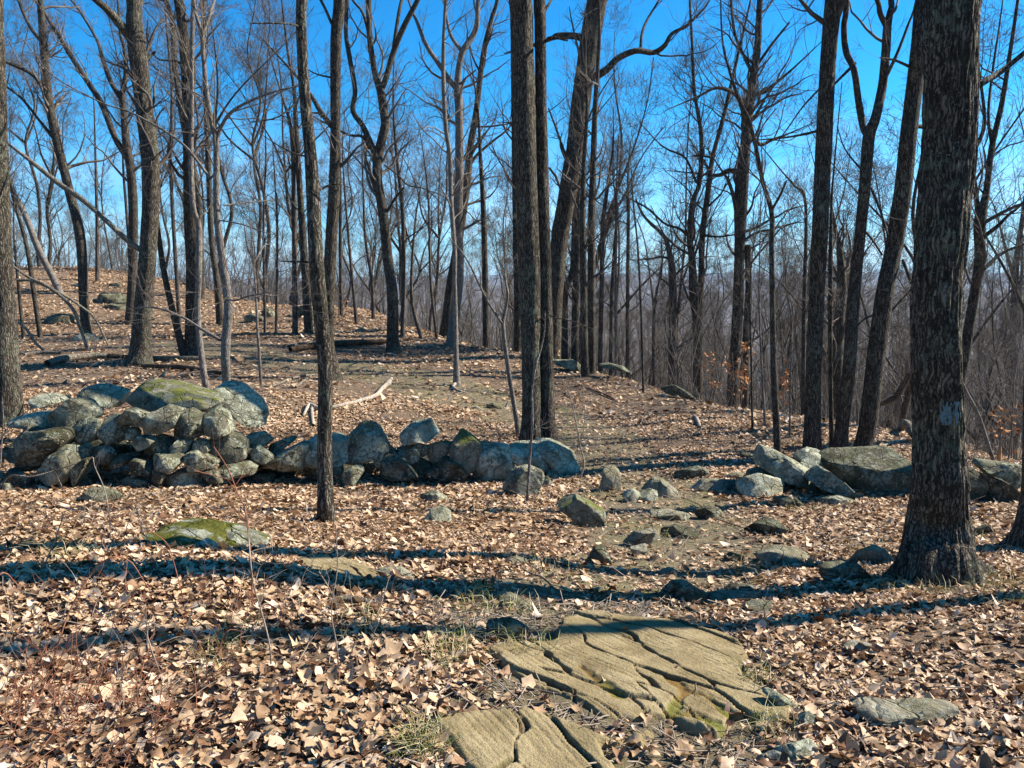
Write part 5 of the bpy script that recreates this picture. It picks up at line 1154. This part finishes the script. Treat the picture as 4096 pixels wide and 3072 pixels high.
ly('wooden_stake', "splintered orange stake standing by the right edge", 7, [(2072,645,20),(2076,600,20),(2082,535,12)], 'orangewood', hgt=[1]*3, k=6, cat='stake')
ly('fallen_log', "weathered uprooted trunk behind the leaning right-hand trunk", 7, [(1390,355,40),(1450,405,46),(1530,460,42),(1600,500,36)], 'log', k=12, cat='log')
ly('fallen_branch', "dark curved branch arching behind the biggest trunk", 7, [(1410,300,26),(1450,285,34),(1500,260,34),(1540,200,32),(1580,130,26)], 'log_dark', hgt=[1]*5, k=9)
ly('fallen_branch', "bleached branches strewn left of the massive boulder's back", 7, [(1400,590,12),(1430,545,14),(1490,520,14),(1560,505,10)], 'deadwood', k=7, group=G_S)
ly('fallen_branch', "pale stub branch between the Y trunk and the curving tree", 7, [(885,415,16),(915,390,20),(945,360,12)], 'deadwood', k=8, group=G_S)
ly('fallen_stick', "pale piece of wood alone on the leafy right slope", 7, [(385,380,18),(400,405,24),(415,440,16)], 'deadwood', k=8, group=G_S)
ly('fallen_branch', "dark broken branch between the right-hand row and the slope", 7, [(1100,400,20),(1170,350,22),(1260,365,26),(1320,330,16)], 'log_dark', k=8, group=G_S)
ly('fallen_stick', "brown stick lying upslope right of the twin trunks", 6, [(1810,250,12),(1870,272,14),(1960,305,14),(2000,330,8)], 'stick_red', group=G_S)
ly('fallen_stick', "short pale stick beside the biggest trunk's right root", 10, [(1920,265,16),(1980,280,16),(2060,285,10)], 'deadwood', group=G_S)
# more anonymous litter sticks, scattered
for q in range(46):
    Y = rng.uniform(2.6, 15); x = rng.uniform(-.62, .62)*Y
    a = rng.uniform(0, 6.28); L = rng.uniform(.15, .5)*(1 if Y < 7 else 1.8); r = rng.uniform(.0025, .007)*(1 if Y < 7 else 1.6)
    if any(pip(np.array([x]), np.array([Y]), pl)[0] for pl in LEDGES): continue
    ts = np.linspace(-1, 1, 5); xs = x+np.cos(a)*L*ts+rng.normal(size=5)*.02; ys = Y+np.sin(a)*L*ts+rng.normal(size=5)*.02
    zs = terrain(xs, ys)+.02+r; pl = np.c_[xs, ys, zs, r*(1-.35*np.abs(ts-.2))]
    V, Q, _ = tube_from(pl, 6, .03, rough=.1, seed=q); b0 = pl[2, :3]
    o = mesh('fallen_twig', V-b0, Q, M[['stem', 'log', 'stick_red', 'deadwood'][q % 4]]); o.location = b0
    tag(o, ["thin grey twig lying loose among the dry leaves", "dull weathered twig half sunk in the dry leaves", "reddish brown twig lying loose among the dry leaves", "bleached twig lying loose among the dry leaves"][q % 4], 'twig', ['loose grey twigs', 'loose dull twigs', 'loose reddish twigs', 'loose bleached twigs'][q % 4])

# upright stems and brambles -------------------------------
def stemplant(name, label, t, line, mat, Y=None, forks=(), cat='stem', group=None, twigs=0, tl=.25, dY=0):
    bx, by = T(t, line[0][0], line[0][1]); b0 = at(bx, min(by, 768)) if Y is None else at(bx, by, Y)
    pl = poly3(t, line, b0[1], seed=len(label), dY=dY); pl[0, 2] = b0[2]-.02
    root = empty(name, b0); tag(root, label, cat, group)
    V, Q, _ = tube_from(pl, 7, .03, rough=.05); mesh('stem', V-b0, Q, M[mat], root); L = [pl]
    for fk in forks:
        q = poly3(t, fk, b0[1], seed=len(fk), dY=dY*.5); V, Q, _ = tube_from(q, 5, .03, rough=.05); mesh('side_branch', V-b0, Q, M[mat], root); L.append(q)
    if twigs:
        A = np.stack([catmull(l, 16) for l in L]); P1, R1 = spawn(A[..., :3], A[..., 3], twigs, .3, 1, 30, 70, tl*.5, tl*1.3, .6, .003, 5, .2, .18, rmin=.0008)
        V, Q = tubes(P1, R1, 4); mesh('twigs', V-b0, Q, M[mat], root)
    return root
sp = stemplant
sp('sapling', "slender bare pale sapling in front of the twin trunks", 6, [(1435,962,22),(1445,800,20),(1455,650,17),(1470,450,15),(1468,250,13),(1490,100,14),(1520,0,12),(1545,-120,9),(1550,-250,5)], 'bark_pale', forks=[[(1470,505,8),(1525,480,6),(1530,440,4)],[(1450,860,6),(1520,850,5),(1560,840,3)]], cat='sapling', twigs=8)
sp('sapling', "thin twiggy shrub by the trail gap with pale branches", 6, [(1765,815,12),(1795,720,11),(1770,600,10),(1745,460,8),(1710,300,6),(1660,200,4)], 'stem', forks=[[(1770,600,6),(1800,450,5),(1790,250,4),(1770,150,3)],[(1780,640,5),(1830,560,4),(1835,510,3)],[(1740,450,4),(1690,465,4),(1640,465,3)]], cat='shrub', twigs=8)
sp('sapling', "thin red stemmed sapling crossing in front of the left wall", 5, [(1595,1640,9),(1590,1420,9),(1560,1050,9),(1500,900,8),(1440,750,7),(1350,610,4)], 'bramble', forks=[[(1465,825,6),(1340,790,5),(1240,765,3)],[(1490,850,5),(1540,780,3)]], cat='sapling', twigs=5)
sp('sapling', "thin grey stem rising beside the moss mound", 8, [(1600,1000,10),(1590,850,10),(1540,650,9),(1500,520,9),(1480,380,8),(1465,200,7),(1440,20,5)], 'stem', forks=[[(1500,520,6),(1530,400,5),(1600,330,3)],[(1490,470,5),(1380,320,3)]][:1], cat='sapling', twigs=6)
sp('sapling', "thin dark stem in the bottom centre leaves left of the ledge", 8, [(2000,1005,10),(1985,850,10),(1955,680,8),(1965,560,7),(1990,400,6),(1980,150,3)], 'stem', forks=[[(1990,350,4),(2050,310,3),(2110,260,2)],[(1965,560,4),(1930,500,3),(1880,420,2)]], cat='sapling', twigs=6)
sp('bramble', "arching red bramble stem over the left leaves", 8, [(290,990,9),(350,830,9),(400,680,9),(470,540,9),(560,410,9),(640,345,9),(710,335,8),(780,372,8),(830,450,7),(885,530,5)], 'bramble', cat='bramble', group='red bramble stems')
sp('bramble', "short red bramble arc at the left picture edge", 8, [(-60,560,9),(-20,450,9),(30,430,9),(70,465,8),(110,510,6)], 'bramble', cat='bramble', group='red bramble stems')
sp('bramble', "dark slanting stem in the left shadow bands", 8, [(240,420,10),(285,330,9),(330,220,8),(375,90,6)], 'stem', cat='stem', twigs=4)
sp('bramble', "small red bramble hook left of bottom centre", 8, [(1270,940,7),(1300,850,7),(1340,775,6),(1380,765,5),(1450,785,4)], 'bramble', cat='bramble', group='red bramble stems')
sp('bramble', "thin red stem drooping below the moss mound", 8, [(1090,600,6),(1060,500,6),(1020,350,6),(980,250,5),(870,170,4)], 'bramble', cat='bramble', group='red bramble stems')
sp('sapling', "pale forked weed stalk at the right of moss mound", 8, [(1480,470,7),(1500,370,7),(1540,300,6),(1585,255,4)], 'deadwood', cat='stem', twigs=3, tl=.12)
sp('sapling', "white twin stalks in the left shadow bands", 8, [(320,780,6),(390,640,6),(440,530,6),(465,450,4)], 'deadwood', cat='stem')
sp('sapling', "grey twiggy stalk in the lower left leaves", 8, [(960,1040,6),(900,900,6),(870,800,5),(860,640,3)], 'stem', cat='stem', twigs=6, tl=.15)
sp('sapling', "knobby pale branches in front of the left wall end", 5, [(-30,800,12),(60,800,12),(200,800,10),(350,760,8),(480,720,5)], 'bark_pale', forks=[[(10,560,8),(60,480,8),(130,420,6),(250,330,3)],[(0,740,12),(10,600,10),(20,470,8),(15,300,6)],[(350,770,5),(390,860,4)]], cat='branch', Y=8.3)
sp('sapling', "thin stalk standing before the flat grey rock", 5, [(700,1230,6),(690,1050,6),(660,880,6),(600,740,5),(590,680,3)], 'stem', cat='stem', twigs=3, tl=.2)
sp('sapling', "tiny pale stalk at the left of nearest dark trunk", 5, [(1945,1060,7),(1935,980,7),(1930,910,5)], 'deadwood', cat='stem')
# anonymous fine weeds/brambles bottom-left
def thicket(N, seed, boxes, label, mat, h0, h1):
    r = np.random.default_rng(seed); pts_ = []
    for (t, x, y, sx, sy, n) in boxes:
        for _ in range(n):
            px, py = T(t, x+r.normal()*sx, y+r.normal()*sy)
            a = at(px, float(np.clip(py, 430, 800)))
            if a is not None: pts_.append(a)
    b0 = np.array(pts_); N = len(b0); n = 7; P = np.empty((N, n, 3)); P[:, 0] = b0; d = norm(r.normal(size=(N, 3))*np.array([.7, .7, .3])+np.array([0, 0, .9])); L = r.uniform(h0, h1, N)
    for k in range(1, n):
        d = norm(d+r.normal(size=(N, 3))*.14-np.array([0, 0, .06])); P[:, k] = P[:, k-1]+d*(L/(n-1))[:, None]
    R = r.uniform(.0011, .0024, N)[:, None]*np.linspace(1, .4, n)[None]; pa = [tubes(P, R, 4)]
    P2, R2 = spawn(P, R, 4, .2, 1, 25, 70, h1*.12, h1*.4, .7, .001, 4, .1, .2, rmin=.0005); pa.append(tubes(P2, R2, 3))
    V, Q = join(pa); tag(mesh('weeds', V, Q, M[mat]), label, 'weeds', kind='stuff')
thicket(0, 5, [(8,500,1400,350,120,70),(8,300,1150,250,120,40),(8,900,1200,250,150,30),(8,1500,900,250,200,26),(8,700,600,300,150,24)], "fine reddish bramble twigs tangled in the bottom left leaves", 'bramble', .12, .35)
thicket(0, 6, [(8,500,900,400,250,60),(8,1700,700,300,200,40),(8,600,250,500,80,30),(5,900,1000,500,80,24),(10,1700,500,300,60,16)], "fine pale dry weed stalks standing in the near leaves", 'stem', .1, .32)

# ------------------------------------------------------------------ light, sky, air
sx, sy, sz = math.cos(SUN_AZ)*math.cos(SUN_EL), math.sin(SUN_AZ)*math.cos(SUN_EL), math.sin(SUN_EL)
from mathutils import Vector
sl = D.lights.new('sun', 'SUN'); sl.energy = 5; sl.angle = math.radians(.5); sl.color = (1, .94, .85)
so = D.objects.new('sun', sl); COL.objects.link(so); so.rotation_euler = Vector((sx, sy, sz)).to_track_quat('Z', 'Y').to_euler()
wd = D.worlds.new('World'); SC.world = wd; wd.use_nodes = True; nt = wd.node_tree
bg = nt.nodes['Background']; sk = nt.nodes.new('ShaderNodeTexSky'); sk.sky_type = 'NISHITA'; sk.sun_disc = False
sk.sun_elevation = SUN_EL; sk.sun_rotation = math.pi/2-SUN_AZ; sk.altitude = 300; sk.air_density = 1.0; sk.dust_density = .3; sk.ozone_density = 3
hs = nt.nodes.new('ShaderNodeHueSaturation'); hs.inputs['Saturation'].default_value = 1.35; hs.inputs['Hue'].default_value = .485
nt.links.new(sk.outputs[0], hs.inputs['Color'])
tc = nt.nodes.new('ShaderNodeTexCoord'); mp = nt.nodes.new('ShaderNodeMapping'); mp.inputs['Scale'].default_value = (1.2, 1.2, 7)
nt.links.new(tc.outputs['Generated'], mp.inputs[0])
cn = nt.nodes.new('ShaderNodeTexNoise'); cn.inputs['Scale'].default_value = 2.6; cn.inputs['Detail'].default_value = 8; cn.inputs['Roughness'].default_value = .55; nt.links.new(mp.outputs[0], cn.inputs[0])
sep = nt.nodes.new('ShaderNodeSeparateXYZ'); nt.links.new(tc.outputs['Generated'], sep.inputs[0])
low = maprange(nt, sep.outputs[2], .2, .03)
cm = math_(nt, 'MULTIPLY', low, maprange(nt, cn.outputs['Fac'], .35, .62))
cl = mixc(nt, math_(nt, 'MULTIPLY', cm, .6), hs.outputs[0], (7.5, 8.6, 9.6))
el_ = nt.nodes.new('ShaderNodeValToRGB'); nt.links.new(sep.outputs[2], el_.inputs[0]); e = el_.color_ramp.elements
for p_, c_ in ((0, (.52, .86, 1.2)), (.09, (.42, .86, 1.2)), (.2, (.18, .83, 1.14)), (.45, (.08, .72, 1.04))):
    q_ = e[0] if p_ == 0 else e.new(p_); q_.position = p_; q_.color = (*c_, 1)
e[-1].color = (.08, .72, 1.04, 1)
cl = mixc(nt, 1.0, hs.outputs[0], el_.outputs[0], 'MULTIPLY')
cl = mixc(nt, math_(nt, 'MULTIPLY', cm, .45), cl, (6.5, 8.0, 9.4))
nt.links.new(cl, bg.inputs['Color']); bg.inputs['Strength'].default_value = .075
# air
def haze():
    V = np.array([[x, y, z] for x in (-7200, 7200) for y in (-7200, 7200) for z in (-140, 150)], float)
    Fq = np.array([[0, 1, 3, 2], [4, 6, 7, 5], [0, 4, 5, 1], [2, 3, 7, 6], [0, 2, 6, 4], [1, 5, 7, 3]])
    m = D.materials.new('haze_air'); m.use_nodes = True; nt = m.node_tree; nt.nodes.remove(nt.nodes['Principled BSDF'])
    v = nt.nodes.new('ShaderNodeVolumePrincipled'); v.inputs['Density'].default_value = .0001; v.inputs['Color'].default_value = (.42, .7, 1, 1); v.inputs['Anisotropy'].default_value = .2
    nt.links.new(v.outputs[0], nt.nodes['Material Output'].inputs['Volume'])
    o = mesh('haze', V, Fq, m, smooth=False); o['kind'] = 'stuff'; o['label'] = "thin blue air over the distant valley"; o['category'] = 'haze'
    return o
HAZE = True
if HAZE: haze()
SC.view_settings.view_transform = 'Standard'; SC.view_settings.look = 'None'; SC.view_settings.exposure = 1.3; SC.view_settings.gamma = 1
print('objects', len(D.objects), 'polys', sum(len(me.polygons) for me in D.meshes))
